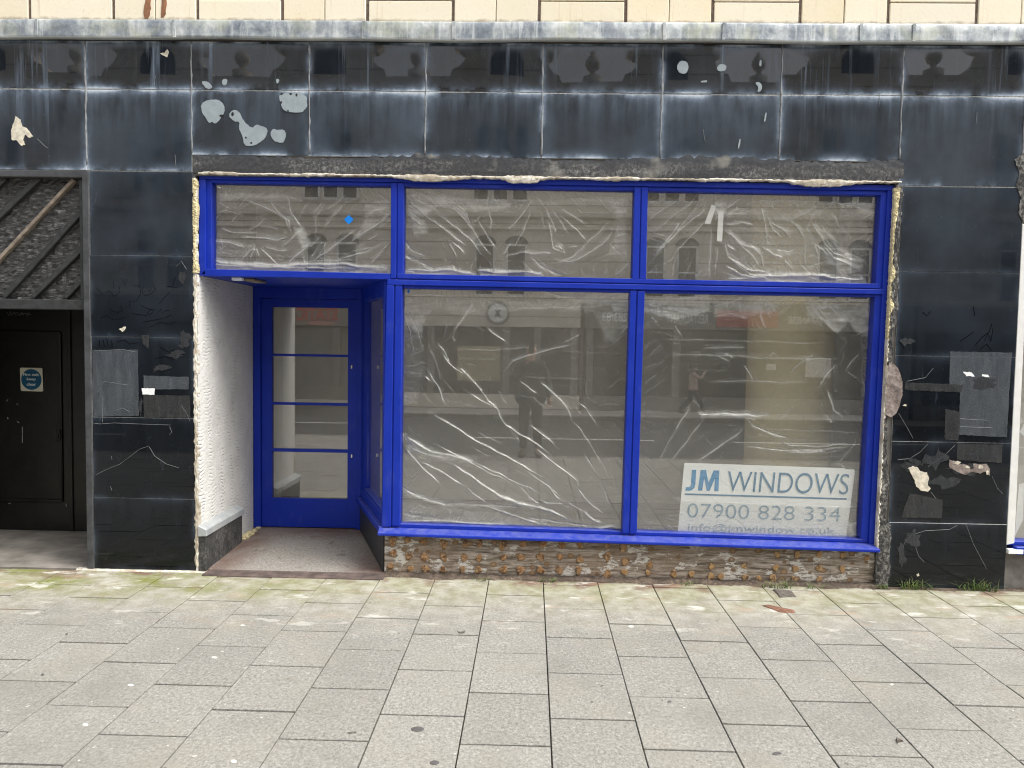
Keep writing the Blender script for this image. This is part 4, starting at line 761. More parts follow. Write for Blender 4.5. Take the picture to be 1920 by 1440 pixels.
CR['LM'] += L_((740, 760), 4.174, [([(250, 45), (330, 90), (480, 180), (640, 280), (760, 345), (900, 415), (1010, 480), (1200, 590)], 1.2), ([(1010, 490), (1180, 610), (1310, 710)], 1), ([(1330, 740), (1480, 830), (1560, 890)], .8), ([(790, 35), (870, 160), (980, 230), (1100, 300), (1220, 390)], 1.1), ([(870, 165), (950, 250), (1000, 305)], .8), ([(1050, 150), (1150, 230), (1270, 325)], 1), ([(1090, 330), (1200, 420), (1340, 520), (1420, 590), (1455, 640)], 1.2), ([(1430, 640), (1480, 710), (1550, 790), (1640, 850)], 1.2), ([(1380, 110), (1450, 190), (1530, 310), (1620, 460), (1690, 590)], .9), ([(1455, 340), (1510, 420), (1580, 540), (1640, 660), (1700, 820)], .9), ([(640, 200), (720, 250), (855, 300)], .6), ([(620, 335), (750, 405)], .6), ([(300, 290), (430, 360), (590, 450), (750, 530), (860, 580), (945, 640)], 1), ([(600, 440), (720, 490), (970, 610), (1080, 660), (1150, 705)], .9), ([(970, 615), (1050, 710), (1150, 780)], 1.1), ([(1120, 735), (1200, 765), (1335, 770)], .9), ([(1190, 620), (1270, 720), (1310, 745)], 1), ([(70, 310), (130, 390), (210, 480), (290, 560), (370, 630)], 1.2), ([(190, 430), (340, 510), (550, 640)], 1), ([(430, 440), (600, 560), (760, 670), (880, 740), (1060, 790), (1220, 820), (1390, 905)], 1.5), ([(40, 640), (130, 680), (260, 730), (400, 770), (560, 775), (700, 785), (830, 790), (1000, 805)], 1.5), ([(700, 785), (870, 840), (1020, 890), (1200, 940)], 1), ([(1030, 870), (1250, 910), (1550, 945)], 1), ([(550, 640), (650, 720), (720, 770)], .8), ([(70, 220), (65, 300)], 1), ([(90, 250), (180, 300), (280, 360), (420, 385), (600, 440)], 1.6), ([(110, 330), (250, 380), (420, 410)], 1.2), ([(50, 845), (250, 880), (400, 900)], 1), ([(60, 910), (400, 905), (860, 935)], 1.2), ([(1480, 830), (1560, 900), (1620, 920)], 1.4), ([(1560, 970), (1700, 945), (1750, 965)], 1.7), ([(1640, 360), (1720, 560), (1760, 700)], .4)])
HZ['LM'] = L_((740, 540), 4.174, [([(1060, 5), (1850, 20), (1850, 172), (1725, 175), (1690, 130), (1400, 95), (1250, 60)], .40), ([(60, 70), (600, 90), (1500, 100), (1700, 135), (1520, 190), (1250, 152), (900, 180), (700, 215), (560, 220), (460, 190), (380, 172), (300, 175), (240, 230), (200, 400), (60, 200)], .11), ([(60, 150), (210, 300), (240, 640), (160, 900), (60, 900)], .06), ([(1550, 180), (1850, 160), (1830, 330), (1740, 440), (1640, 420), (1600, 250)], .09)])
HZ['LM'] += L_((740, 760), 4.174, [([(80, 240), (180, 290), (300, 360), (440, 380), (620, 430), (590, 455), (400, 425), (250, 405), (120, 350)], .30), ([(40, 905), (860, 930), (1400, 965), (1750, 940), (1770, 985), (40, 960)], .35), ([(760, 665), (900, 730), (1090, 785), (1080, 808), (880, 755)], .35), ([(40, 640), (260, 720), (400, 765), (390, 780), (200, 730), (40, 665)], .25), ([(40, 760), (900, 860), (1500, 960), (40, 930)], .06)])
CR['LR'] = L_((1180, 540), 4, [([(190, 470), (250, 430)], .5), ([(150, 210), (210, 270)], .6), ([(345, 280), (360, 310), (395, 360)], .8), ([(860, 580), (900, 640), (930, 695)], .9), ([(660, 505), (750, 550)], .8), ([(720, 495), (780, 525)], 1.2), ([(170, 380), (700, 390), (1000, 400), (1550, 415)], .5), ([(540, 455), (900, 445)], .6), ([(230, 495), (640, 505), (900, 520), (1300, 530), (1600, 535)], .7), ([(590, 705), (900, 700), (1350, 715)], .6), ([(380, 610), (760, 620)], .3), ([(1400, 490), (1280, 560), (1200, 640)], .7), ([(1090, 480), (1020, 525)], .7), ([(1720, 480), (1620, 620)], .7), ([(1550, 570), (1490, 640), (1420, 740)], 1), ([(1480, 760), (1510, 840), (1530, 920), (1600, 975)], 1.2), ([(1470, 945), (1520, 1010)], 1), ([(1230, 880), (1110, 1005)], .6), ([(520, 940), (700, 930), (900, 940), (1030, 960)], 1.9), ([(880, 970), (930, 1030), (1050, 1080), (1190, 1130)], 1.1), ([(870, 1050), (700, 1170), (510, 1305)], 1.1), ([(820, 1180), (1000, 1200), (1200, 1215), (1700, 1195)], .9), ([(1130, 1140), (1200, 1180), (1480, 1190), (1650, 1170)], 1), ([(1170, 1230), (1300, 1235), (1480, 1220)], .9), ([(455, 890), (390, 990), (340, 1085)], 1), ([(560, 980), (440, 1130), (300, 1320)], .8), ([(340, 1080), (220, 1300)], .6), ([(560, 1120), (620, 1180)], .5), ([(530, 890), (470, 840)], .5), ([(900, 1050), (1300, 1070), (1780, 1085)], .5), ([(640, 210), (760, 190), (900, 220)], 1), ([(620, 140), (760, 110), (860, 60)], .9), ([(930, 100), (960, 200)], .8), ([(970, 90), (990, 220), (1020, 300)], 1.3), ([(1010, 100), (1060, 240)], .8), ([(1060, 110), (1100, 190)], .7), ([(1150, 100), (1200, 150)], .7), ([(1330, 100), (1430, 220), (1560, 340)], 1.2), ([(1380, 110), (1480, 230)], .8), ([(1440, 90), (1520, 160), (1600, 230)], .8), ([(1500, 110), (1580, 160)], .7), ([(110, 160), (300, 130), (600, 160)], 1.6), ([(110, 130), (250, 150), (420, 185), (560, 150)], 1.3), ([(210, 100), (205, 190)], .8), ([(250, 110), (250, 200)], .8), ([(1750, 640), (1760, 760), (1780, 900)], .6), ([(1560, 1330), (1640, 1240), (1720, 1100)], .6)])
CR['LR'] += L_((1240, 850), 4.571, [([(1000, 440), (1300, 420), (1560, 400)], .6), ([(1130, 600), (1300, 590), (1590, 600)], .9), ([(400, 590), (560, 560), (640, 580)], .5), ([(0, 668), (300, 680), (760, 695), (1200, 700), (1580, 730)], 1.5), ([(770, 690), (850, 690)], 1.2), ([(1590, 720), (1660, 700), (1700, 715)], 1.2), ([(1420, 500), (1540, 440), (1640, 380)], .6), ([(160, 560), (20, 565)], .5)])
HZ['LR'] = L_((1180, 540), 4, [([(110, 90), (600, 40), (600, 150), (550, 190), (350, 230), (110, 175)], .30), ([(110, 125), (350, 155), (560, 125), (590, 170), (300, 195), (110, 175)], .25), ([(600, 80), (1150, 60), (1100, 190), (850, 210), (640, 200)], .17), ([(1330, 80), (1840, 90), (1840, 380), (1740, 360), (1640, 260), (1560, 340), (1420, 230), (1330, 210)], .20), ([(1730, 380), (1840, 380), (1800, 1300), (1760, 1300)], .07), ([(900, 300), (1640, 330), (1600, 1300), (880, 1300)], .012), ([(520, 925), (900, 930), (1040, 955), (900, 962), (540, 950)], .35)])
HZ['LR'] += L_((1240, 850), 4.571, [([(-10, 672), (760, 700), (1700, 738), (1700, 755), (-10, 710)], .22), ([(150, 600), (1620, 620), (1600, 730), (140, 680)], .07), ([(180, 430), (1640, 440), (1620, 600), (150, 600)], .05), ([(1600, 600), (1710, 560), (1690, 740), (1590, 720)], .2)])
def poly_mask(X, Z, poly, soft):
    """soft inside mask by signed distance"""
    d2 = np.full(X.shape, 1e9); ins = np.zeros(X.shape, bool); n = len(poly)
    for i in range(n):
        x1, z1 = poly[i]; x2, z2 = poly[(i+1) % n]; dx, dz = x2-x1, z2-z1
        t = np.clip(((X-x1)*dx+(Z-z1)*dz)/(dx*dx+dz*dz+1e-12), 0, 1); d2 = np.minimum(d2, (X-x1-t*dx)**2+(Z-z1-t*dz)**2)
        c = ((z1 > Z) != (z2 > Z)); ins ^= c & (X < dx*(Z-z1)/(dz if abs(dz) > 1e-12 else 1e-12)+x1)
    d = np.sqrt(d2)*np.where(ins, 1, -1); return 1/(1+np.exp(-np.clip(d/soft, -30, 30)))
def vnoise(X, Z, sx, sz, seed):
    r_ = np.random.default_rng(seed); g = r_.random((96, 96)); x = X*sx; z = Z*sz; xi = np.floor(x).astype(int); zi = np.floor(z).astype(int); fx = x-xi; fz = z-zi
    fx = fx*fx*(3-2*fx); fz = fz*fz*(3-2*fz); a = g[xi % 96, zi % 96]; b = g[(xi+1) % 96, zi % 96]; c = g[xi % 96, (zi+1) % 96]; d = g[(xi+1) % 96, (zi+1) % 96]
    return (a*(1-fx)+b*fx)*(1-fz)+(c*(1-fx)+d*fx)*fz
FILM_BASE, FILM_Y = .088, .128
def film(key, label, seed, step=.0042, base=FILM_BASE):
    q = [W(a, b, FILM_Y) for a, b in PANES[key]]; cx_ = sum(p[0] for p in q)/4; cz_ = sum(p[1] for p in q)/4
    q = [(cx_+(x-cx_)*1.012, cz_+(z-cz_)*1.012) for x, z in q]
    nu = int((q[1][0]-q[0][0])/step); nv = int((q[0][1]-q[3][1])/step); u = np.linspace(0, 1, nu+1)[:, None]; v = np.linspace(0, 1, nv+1)[None, :]
    X = (q[0][0]*(1-u)+q[1][0]*u)*(1-v)+(q[3][0]*(1-u)+q[2][0]*u)*v; Z = (q[0][1]*(1-u)+q[1][1]*u)*(1-v)+(q[3][1]*(1-u)+q[2][1]*u)*v
    Y = np.zeros(X.shape); H = np.full(X.shape, base)*(.6+.8*vnoise(X, Z, 2.2, 2.2, seed))
    jx = (vnoise(X, Z, 14, 14, seed+1)-.5)*.012; jz = (vnoise(X, Z, 14, 14, seed+2)-.5)*.012; X2, Z2 = X+jx, Z+jz
    r_ = random.Random(seed); cr = list(CR[key]); ex = []
    for pts, wt in cr:                                   # lesser companion creases beside the main ones
        for k in range(8):
            if r_.random() < .8:
                a = r_.randint(0, len(pts)-2); (x1, y1), (x2, y2) = pts[a], pts[a+1]; nx_, ny_ = -(y2-y1), (x2-x1); l = math.hypot(nx_, ny_)+1e-6; o = r_.gauss(0, 17); o2 = o*r_.uniform(.5, 1.4)+r_.uniform(-4, 4)
                t0 = r_.uniform(-.5, .5); t1 = t0+r_.uniform(.3, 1.0); tm = (t0+t1)/2; om = (o+o2)/2+r_.uniform(-2.5, 2.5)
                ex.append(([(x1+(x2-x1)*t+nx_/l*q_, y1+(y2-y1)*t+ny_/l*q_) for t, q_ in ((t0, o), (tm, om), (t1, o2))], wt*r_.uniform(.08, .42)))
    pq = PANES[key]; Wp = pq[1][0]-pq[0][0]; Hp = pq[3][1]-pq[0][1]
    for e in range(4):                                   # gathers where the sheet is stuck down along its edges
        A_, B_ = pq[e], pq[(e+1) % 4]; Ln = math.hypot(B_[0]-A_[0], B_[1]-A_[1]); t = r_.uniform(0, .02); inx, iny = -(B_[1]-A_[1])/Ln, (B_[0]-A_[0])/Ln; bias = r_.uniform(-.5, .5)
        while t < .98:
            x, y = A_[0]+(B_[0]-A_[0])*t, A_[1]+(B_[1]-A_[1])*t; lg = r_.uniform(10, 46)*(1.5 if r_.random() < .2 else 1); sk = bias+.9*math.sin(t*7+e+seed)+r_.uniform(-.25, .25); ux, uy = inx+sk*(B_[0]-A_[0])/Ln, iny+sk*(B_[1]-A_[1])/Ln
            ex.append(([(x+ux*2, y+uy*2), (x+ux*lg*.5+r_.uniform(-2, 2), y+uy*lg*.5), (x+ux*lg, y+uy*lg+r_.uniform(-2, 2))], r_.uniform(.12, .50))); t += r_.uniform(5, 22)/Ln*(.5 if e == 0 else 1)
    for k in range(int(Wp*Hp/(900 if Hp < 300 else 2600))):   # short stray crinkles
        x, y = pq[0][0]+Wp*r_.random(), pq[0][1]+Hp*r_.random(); best_ = min(cr, key=lambda c: min((x-p[0])**2+(y-p[1])**2 for p in c[0]))[0]
        an = math.atan2(best_[-1][1]-best_[0][1], best_[-1][0]-best_[0][0])+r_.gauss(0, .35); lg = r_.uniform(6, 26); bd = r_.uniform(-.35, .35)
        ex.append(([(x, y), (x+lg*.5*math.cos(an), y+lg*.5*math.sin(an)), (x+lg*.5*math.cos(an)+lg*.5*math.cos(an+bd), y+lg*.5*math.sin(an)+lg*.5*math.sin(an+bd))], r_.uniform(.08, .36)))
    for ci, (pts, wt) in enumerate(cr+ex):
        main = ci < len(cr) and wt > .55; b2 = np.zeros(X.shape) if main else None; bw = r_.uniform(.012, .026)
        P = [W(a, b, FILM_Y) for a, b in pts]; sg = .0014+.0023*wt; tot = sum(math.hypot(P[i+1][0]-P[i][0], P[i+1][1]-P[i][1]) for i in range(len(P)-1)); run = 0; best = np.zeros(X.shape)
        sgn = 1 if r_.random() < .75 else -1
        for i in range(len(P)-1):
            (x1, z1), (x2, z2) = P[i], P[i+1]; L = math.hypot(x2-x1, z2-z1)
            m = .07 if main else sg*4; i0 = max(0, int((min(x1, x2)-m-.03-q[0][0])/step)-6); i1 = min(nu+1, int((max(x1, x2)+m+.03-q[0][0])/step)+14)
            j0 = max(0, int((q[0][1]-max(z1, z2)-m-.03)/step)-14); j1 = min(nv+1, int((q[0][1]-min(z1, z2)+m+.03)/step)+14)
            if i1 <= i0 or j1 <= j0: run += L; continue
            sx_, sz_ = X2[i0:i1, j0:j1], Z2[i0:i1, j0:j1]; t = np.clip(((sx_-x1)*(x2-x1)+(sz_-z1)*(z2-z1))/(L*L+1e-12), 0, 1)
            d = np.hypot(sx_-x1-t*(x2-x1), sz_-z1-t*(z2-z1)); s = (run+t*L)/(tot+1e-9); tp = np.clip(np.minimum(s, 1-s)*5+.15, 0, 1)
            best[i0:i1, j0:j1] = np.maximum(best[i0:i1, j0:j1], np.exp(-(d/(sg*(.45+.55*tp)))**2)*tp); run += L
            if main: b2[i0:i1, j0:j1] = np.maximum(b2[i0:i1, j0:j1], np.exp(-(d/bw)**2)*tp)
        if main: b2 *= .35+.9*vnoise(X, Z, 16, 16, seed+ci); H += b2*.085*wt; Y -= sgn*b2*.0060*wt  # broad sheen bands beside the main creases, painted in as white haze
        Y -= sgn*best*.0075*wt; H += best*(.80*wt**1.05)  # crease highlights painted in as white haze, besides the folded film's own opacity
    wv = (vnoise(X, Z, 7, 7, seed+5)-.5)*.010+(vnoise(X+Z*.6, Z-X*.6, 34, 9, seed+6)-.5)*.003; loose = np.zeros(X.shape)
    for pts, wt in HZ[key]:
        m = poly_mask(X2, Z2, [W(a, b, FILM_Y) for a, b in pts], .006)*wt; H += m*(.45+1.1*vnoise(X, Z, 9, 42, seed+7))*2.7; loose = np.maximum(loose, m)
    Y += wv*.8+loose*((vnoise(X, Z, 10, 48, seed+8)-.5)*.030+(vnoise(X+.5*Z, Z-.5*X, 40, 60, seed+9)-.5)*.012)
    Y = np.clip(Y, -.024, .03)
    if key == 'LR':                                      # its foot is tucked over the front of the sign
        (sx0, sz0), (sx1, _), (_, szm) = W(1262, 985, .1), W(1606, 985, .1), W(1430, 938, .1)
        k_ = 1/(1+np.exp(-np.clip((X-sx0)/.008, -30, 30)))/(1+np.exp(-np.clip((sx1-X)/.008, -30, 30)))/(1+np.exp(-np.clip((szm-.02*(X-sx0)-Z)/.006, -30, 30)))
        Y = np.where(k_ > .01, Y*(1-k_)+k_*(-.0255+np.clip(Y, -.01, .01)*.30), Y)
        kb = 1/(1+np.exp(-np.clip((X-sx0)/.006, -30, 30)))/(1+np.exp(-np.clip((sx1-X)/.006, -30, 30)))*(1-k_); Y = Y*(1-kb)+kb*np.maximum(Y, -.004)
    me = bpy.data.meshes.new('polythene_sheet'); N = (nu+1)*(nv+1); co = np.stack([X, FILM_Y+Y, Z], -1).reshape(-1, 3)
    org = np.array([co[:, 0].mean(), FILM_Y, co[:, 2].min()]); co = co-org
    idx = np.arange(N).reshape(nu+1, nv+1); F = np.stack([idx[:-1, :-1], idx[:-1, 1:], idx[1:, 1:], idx[1:, :-1]], -1).reshape(-1, 4)
    me.vertices.add(N); me.vertices.foreach_set('co', co.ravel().astype(np.float32)); nf = len(F); me.loops.add(nf*4); me.loops.foreach_set('vertex_index', F.ravel().astype(np.int32))
    me.polygons.add(nf); me.polygons.foreach_set('loop_start', np.arange(0, nf*4, 4, dtype=np.int32)); me.polygons.foreach_set('loop_total', np.full(nf, 4, np.int32)); me.update(calc_edges=True); me.validate(); me.shade_smooth()
    at = me.attributes.new('haze_sheen', 'FLOAT', 'POINT'); at.data.foreach_set('value', np.clip(H, 0, .95).ravel().astype(np.float32))
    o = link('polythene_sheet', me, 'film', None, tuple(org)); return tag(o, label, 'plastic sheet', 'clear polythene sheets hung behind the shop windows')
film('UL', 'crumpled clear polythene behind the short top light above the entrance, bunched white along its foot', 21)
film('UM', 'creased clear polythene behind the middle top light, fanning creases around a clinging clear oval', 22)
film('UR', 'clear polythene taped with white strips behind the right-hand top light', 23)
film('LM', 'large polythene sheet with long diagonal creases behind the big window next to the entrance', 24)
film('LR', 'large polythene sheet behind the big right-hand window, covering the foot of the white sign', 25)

# ------------------------------------------------------------------ signs and small things on the windows
SY = .1075
sg = thing('sign_board', 'white sign with blue lettering standing in the bottom right corner of the right window', 'sign', (*W(1430, 1010, SY)[:1], SY, W(1430, 1010, SY)[1]))
mb = MB(); mb.prism([W(a, b, SY) for a, b in [(1283, 868), (1290, 868), (1583, 878), (1587, 880), (1601, 880), (1603, 884), (1585, 1020), (1270, 1008)]], SY, SY+.004); mb.build('board', 'white', sg)
def zt_(name, s, x0, y0, x1, y1, dyv, mat, shear=0.0, bold=0.0):
    """text from zoom pixels: left x0, right x1, baseline y1 at left, cap line y0 at left"""
    f = lambda a, b: W(1240+a/4.571, 850+b/4.571, SY-.0022)
    A, B = f(x0, y1), f(x1, y1+dyv); T = f(x0, y0); rot = math.atan2(B[1]-A[1], B[0]-A[0])
    return text(name, s, math.hypot(B[0]-A[0], B[1]-A[1]), T[1]-A[1], mat, sg, facing_y(A[0], SY-.0022, A[1], rot), shear, bold)
for L in ([(263, 141), (300, 142), (291, 268), (284, 296), (262, 315), (236, 321), (207, 319), (212, 289), (232, 291), (247, 284), (254, 268)],
          [(338, 143), (383, 144), (405, 253), (449, 146), (497, 148), (490, 325), (455, 324), (460, 212), (414, 322), (390, 321), (368, 208), (350, 320), (314, 318)]):
    mb = MB(); mb.prism([W(1240+a/4.571, 850+b/4.571, SY-.002) for a, b in L], SY-.002, SY-.0005); mb.build('lettering', 'signblue', sg)
zt_('lettering', 'WINDOWS', 568, 152, 1602, 328, 26, 'signline', .08, -.008)
mb = MB(); mb.prism([W(1240+a/4.571, 850+b/4.571, SY-.002) for a, b in [(202, 343), (1588, 385), (1588, 398), (202, 356)]], SY-.002, SY-.0005); mb.build('rule_line', 'signline', sg)
zt_('lettering', '07900 828 334', 222, 428, 1532, 548, 38, 'phoneblue', 0, -.012)
zt_('lettering', 'info@jmwindow.co.uk', 228, 600, 1482, 676, 34, 'phoneblue', 0, -.006)
def flat_thing(name, q, y, th, mat, label, cat, group=None):
    P = [W(a, b, y) for a, b in q]; cx_ = sum(p[0] for p in P)/len(P); cz_ = min(p[1] for p in P); mb = MB(); mb.prism(P, y, y+th)
    return tag(mb.build(name, mat, None, loc=(cx_, y, cz_)), label, cat, group)
flat_thing('diamond_sticker', [(654, 403), (663, 411.5), (654, 421), (645, 411.5)], GY-.0012, .001, 'sticker', 'small bright blue diamond sticker on the glass above the entrance', 'sticker')
flat_thing('corner_sticker', [(764, 543), (768, 543), (768, 549), (764, 549)], GY-.0012, .001, 'sticker', 'tiny blue square sticker in the top left corner of the middle window', 'sticker')
tp = 'white tape strips holding the polythene'
flat_thing('tape_strip', [(1334, 384), (1343, 386), (1332, 420), (1321, 419)], .100, .001, 'tape', 'leaning white tape strip, upper left of the pair in the right top light', 'tape', tp)
flat_thing('tape_strip', [(1347, 396), (1357, 396), (1354, 453), (1344, 452)], .100, .001, 'tape', 'upright long white tape strip, lower right of the pair in the right top light', 'tape', tp)
flat_thing('tape_strip', [(1643, 440), (1648, 445), (1646, 466), (1641, 466)], .100, .001, 'tape', 'short white tape scrap at the right edge of the right top light', 'tape', tp)
pk = thing('packer', 'small white plastic wedge left sticking out under the blue entrance soffit', 'packer', (W(450, 518, .12)[0], .12, 2.12))
mb = MB(); x, z = W(434, 517, .10); mb.box(x, x+.075, .10, .145, 2.128, 2.149); mb.build('wedge', 'white', pk, bevel=.002)
mb = MB(); mb.box(x+.05, x+.15, .145, .42, 2.132, 2.146); mb.build('tail', 'baretimber', pk, bevel=.002)

# ------------------------------------------------------------------ LEFT: fire exit
fd = thing('fire_exit_door', 'shabby black panelled fire exit door deep in the left-hand recess', 'door', (-4.05, 1.05, 0))
mb = MB(); mb.box(-4.9, -3.1, 1.05, 1.10, .01, 2.1); mb.build('door_leaf', 'blackdoor', fd, bevel=.003)
mb = MB(); x1 = -4.045
for (a, b, c, d) in ((-4.80, x1, .262, .285), (-4.80, x1, 1.72, 1.745), (x1-.024, x1, .285, 1.72)): mb.box(a, b, 1.03, 1.05, c, d)
mb.build('panel_moulding', 'blackdoor', fd, bevel=.006)
mb = MB(); mb.box(-3.985, -3.955, 1.035, 1.05, .012, 2.08); mb.build('meeting_stile', 'blackdoor', fd, bevel=.004)
mb = MB(); x, z = W(117, 815, 1.03); mb.box(x-.05, x-.01, 1.012, 1.05, z-.03, z+.04); mb.tube([(x-.03, 1.01, z+.02), (x-.03, 1.0, z-.06)], .008, 6); mb.build('latch', 'blackdoor', fd, bevel=.003)
scribble = [(13, 585), (17, 592), (20, 584), (22, 592), (26, 585), (31, 592), (28, 588), (34, 586), (35, 592), (41, 585), (44, 592), (39, 590), (47, 587), (52, 593), (55, 586), (49, 588), (58, 590)]
scr('scribble_tag', [scribble], 'chalk', fd, .0028, 1.045)
scr('paint_chips', [[(12, 752), (15, 749)], [(31, 757), (34, 759)], [(14, 782), (15, 786)], [(32, 790), (36, 793)], [(42, 800), (42, 830)], [(123, 944), (125, 950)], [(16, 944), (20, 944)]], 'chalk', fd, .005, 1.045)
mb = MB(); mb.box(-4.9, -4.72, .06, 1.05, .0, 2.85); mb.build('recess_side', 'blackdoor', fd)
mb = MB(); mb.box(-4.9, -3.1, .10, 1.10, 2.0, 2.04); mb.build('recess_ceiling', 'blackdoor', fd)
fx, fz = W(38, 733, 1.04); gx, gz = W(80, 690, 1.04)
fs_ = thing('fire_exit_sign', 'small square fire exit sign with a blue disc on the black door', 'sign', ((fx+gx)/2, 1.044, fz))
mb = MB(); mb.prism([(fx+.004, fz+.008), (fx+.012, fz), (gx-.01, fz-.003), (gx, fz+.006), (gx-.003, gz-.010), (gx-.010, gz), (fx+.01, gz), (fx, gz-.008)], 1.040, 1.046); mb.build('plate', 'offwhite', fs_)
ccx, ccz = (fx+gx)/2, (fz+gz)/2; mb = MB(); mb.prism([(ccx+.089*math.cos(i*math.pi/20), ccz+.089*math.sin(i*math.pi/20)) for i in range(40)], 1.0385, 1.0400); mb.build('disc', 'safety', fs_)
for s, w_, dz_, h_ in (('Fire exit', .138, .030, .026), ('keep', .078, -.014, .030), ('clear', .082, -.054, .026)): text('lettering', s, w_, h_, 'lettering', fs_, facing_y(ccx-w_/2, 1.0372, ccz+dz_), 0, .02)
bp = thing('boarded_panel', 'black tarred panel with sloping battens above the fire exit recess', 'panel', (-4.0, .06, 1.9))
mb = MB(); nx, nz = 60, 40; vs = [(-4.75+1.53*i/nx, .075+rng.uniform(-.006, .006), 1.96+.88*j/nz) for i in range(nx+1) for j in range(nz+1)]
mb.add(vs, [(i*(nz+1)+j, (i+1)*(nz+1)+j, (i+1)*(nz+1)+j+1, i*(nz+1)+j+1) for i in range(nx) for j in range(nz)]); mb.box(-4.75, -3.2, .09, .13, 1.92, 2.84); mb.build('board', 'tar', bp)
def batten(q, mat, wd=.028, bev=.004):
    P = [Vector((W(a, b, .05)[0], 0, W(a, b, .05)[1])) for a, b in q]; d = (P[1]-P[0]); mid = (P[0]+P[1])/2; a = math.atan2(d.z, d.x)
    mx = Matrix.Translation((mid.x, 0, mid.z)) @ Matrix.Rotation(-a, 4, 'Y'); mb = MB(); mb.box(-d.length/2, d.length/2, .040, .085, -wd/2, wd/2, mx); return mb.build('batten', mat, bp, bevel=bev)
batten([(-40, 527), (139, 336)], 'baretimber', .026); batten([(8, 556), (152, 397)], 'blacktrim', .04); batten([(62, 556), (152, 468)], 'blacktrim', .036); batten([(122, 558), (152, 527)], 'blacktrim', .034)
batten([(-60, 462), (74, 333)], 'blacktrim', .04); batten([(-60, 400), (10, 333)], 'blacktrim', .04); batten([(-110, 575), (-60, 522)], 'blacktrim', .04)
mb = MB(); mb.box(-4.75, -3.235, .02, .14, 1.895, 1.965); mb.build('bottom_rail', 'blacktrim', bp, bevel=.004)
mb = MB(); mb.box(-3.268, -3.228, .03, .13, 1.965, 2.834); mb.build('side_rail', 'blacktrim', bp, bevel=.004)
mb = MB(); mb.box(-3.228, -3.19, .06, 1.05, .0, 2.83); mb.build('return_board', 'blackdoor', bp)

# ------------------------------------------------------------------ RIGHT: neighbouring window
nw = thing('neighbour_window', 'next shop window at the right edge with a white primed frame and blue sill', 'window', (4.6, .05, .28))
mb = MB(); mb.prism([W(1917, 420, .0), W(1930, 420, .0), (3.448, .34), W(1887, 1022, .0)], .0, .08); mb.build('frame', 'wpvc', nw, bevel=.003)
mb = MB(); mb.box(3.45, 6.2, .03, .08, 2.70, 2.83); mb.box(4.78, 4.84, .03, .08, .36, 2.7); mb.box(6.12, 6.2, .03, .08, .36, 2.7); mb.build('frame', 'blue', nw, bevel=.003)
mb = MB(); mb.box(3.40, 6.2, .02, .12, .322, .348); mb.build('sill_bead', 'blue', nw, bevel=.003)
mb = MB(); mb.box(3.45, 6.2, -.02, .12, .262, .318); mb.build('sill', 'blue', nw, bevel=.004)
mb = MB(); mb.box(3.395, 3.50, -.022, .02, .268, .300); mb.build('packer_strip', 'white', nw, bevel=.002)
mb = MB(); mb.box(3.40, 6.2, .085, .091, .34, 2.72); mb.build('pane', 'glass', nw)
mb = MB(); mb.box(3.41, 6.2, .50, .56, .2, 2.85); mb.build('blind', 'roomwall', nw)
mb = MB(); mb.prism([W(a, b, .1) for a, b in [(1911, 908), (1920, 905), (1918, 975), (1903, 1006), (1906, 960)]], .1, .102); mb.build('masking_paper', 'tape', nw)
mb = MB(); mb.prism([W(a, b, .1) for a, b in [(1912, 810), (1932, 770), (1932, 815), (1920, 818)]], .1, .102); mb.build('masking_paper', 'tape', nw)

# ------------------------------------------------------------------ weeds, leaves, gum
def tuft(px, py, n, h, label, seed):
    x0, y0 = G(px, py); y0 = min(y0, -.028); h *= 1.45; n = int(n*1.5); r_ = random.Random(seed); mb = MB()
    for k in range(n):
        a = r_.uniform(0, 6.28); L = h*r_.uniform(.5, 1.15); bx, by = x0+r_.uniform(-.06, .06), y0+r_.uniform(-.012, .012); lean = r_.uniform(.5, 1.9); wd = r_.uniform(.0018, .0034); pv = []
        for i in range(5):
            t = i/4; out = L*lean*t*t; z = L*t*(1-.35*lean*t*.7); c = Vector((bx+math.cos(a)*out, by+math.sin(a)*out*.7, max(.002, z))); s = Vector((-math.sin(a), math.cos(a), 0))*wd*(1-t*.9); pv += [c-s, c+s]
        mb.add(pv, [(2*i, 2*i+1, 2*i+3, 2*i+2) for i in range(4)])
    return tag(mb.build('grass_tuft', 'grass', None, loc=(x0, y0, 0)), label, 'weed', 'grass tufts growing at the foot of the wall')
tuft(1700, 1101, 34, .07, 'thickest green grass tuft, at the left foot of the right black pillar', 1); tuft(1722, 1099, 18, .06, 'upright grass tuft beside the thickest tuft at the right black pillar', 2)
tuft(1650, 1104, 22, .045, 'low flat grass tuft where the brown riser meets the right black pillar', 3); tuft(1530, 1104, 16, .045, 'small grass tuft at the riser below the right part of the white sign', 4)
tuft(1468, 1104, 24, .050, 'spreading grass tuft above the dark bark scrap by the riser', 5); tuft(1434, 1102, 14, .045, 'thin grass tuft left of the one above the bark scrap', 6)
tuft(1800, 1100, 18, .060, 'thin grass tuft at the middle foot of the right black pillar', 7); tuft(1828, 1102, 22, .075, 'taller grass tuft at the right part of the right black pillar', 8); tuft(1856, 1110, 22, .06, 'rightmost grass tuft, nearest the next shop window', 9)
tuft(904, 1090, 14, .04, 'tiny grass tuft below the left of the brown riser', 10); tuft(1026, 1092, 14, .035, 'tiny grass tuft below the middle of the brown riser', 11); tuft(1290, 1098, 12, .03, 'faint grass tuft below the right window mullion', 12)
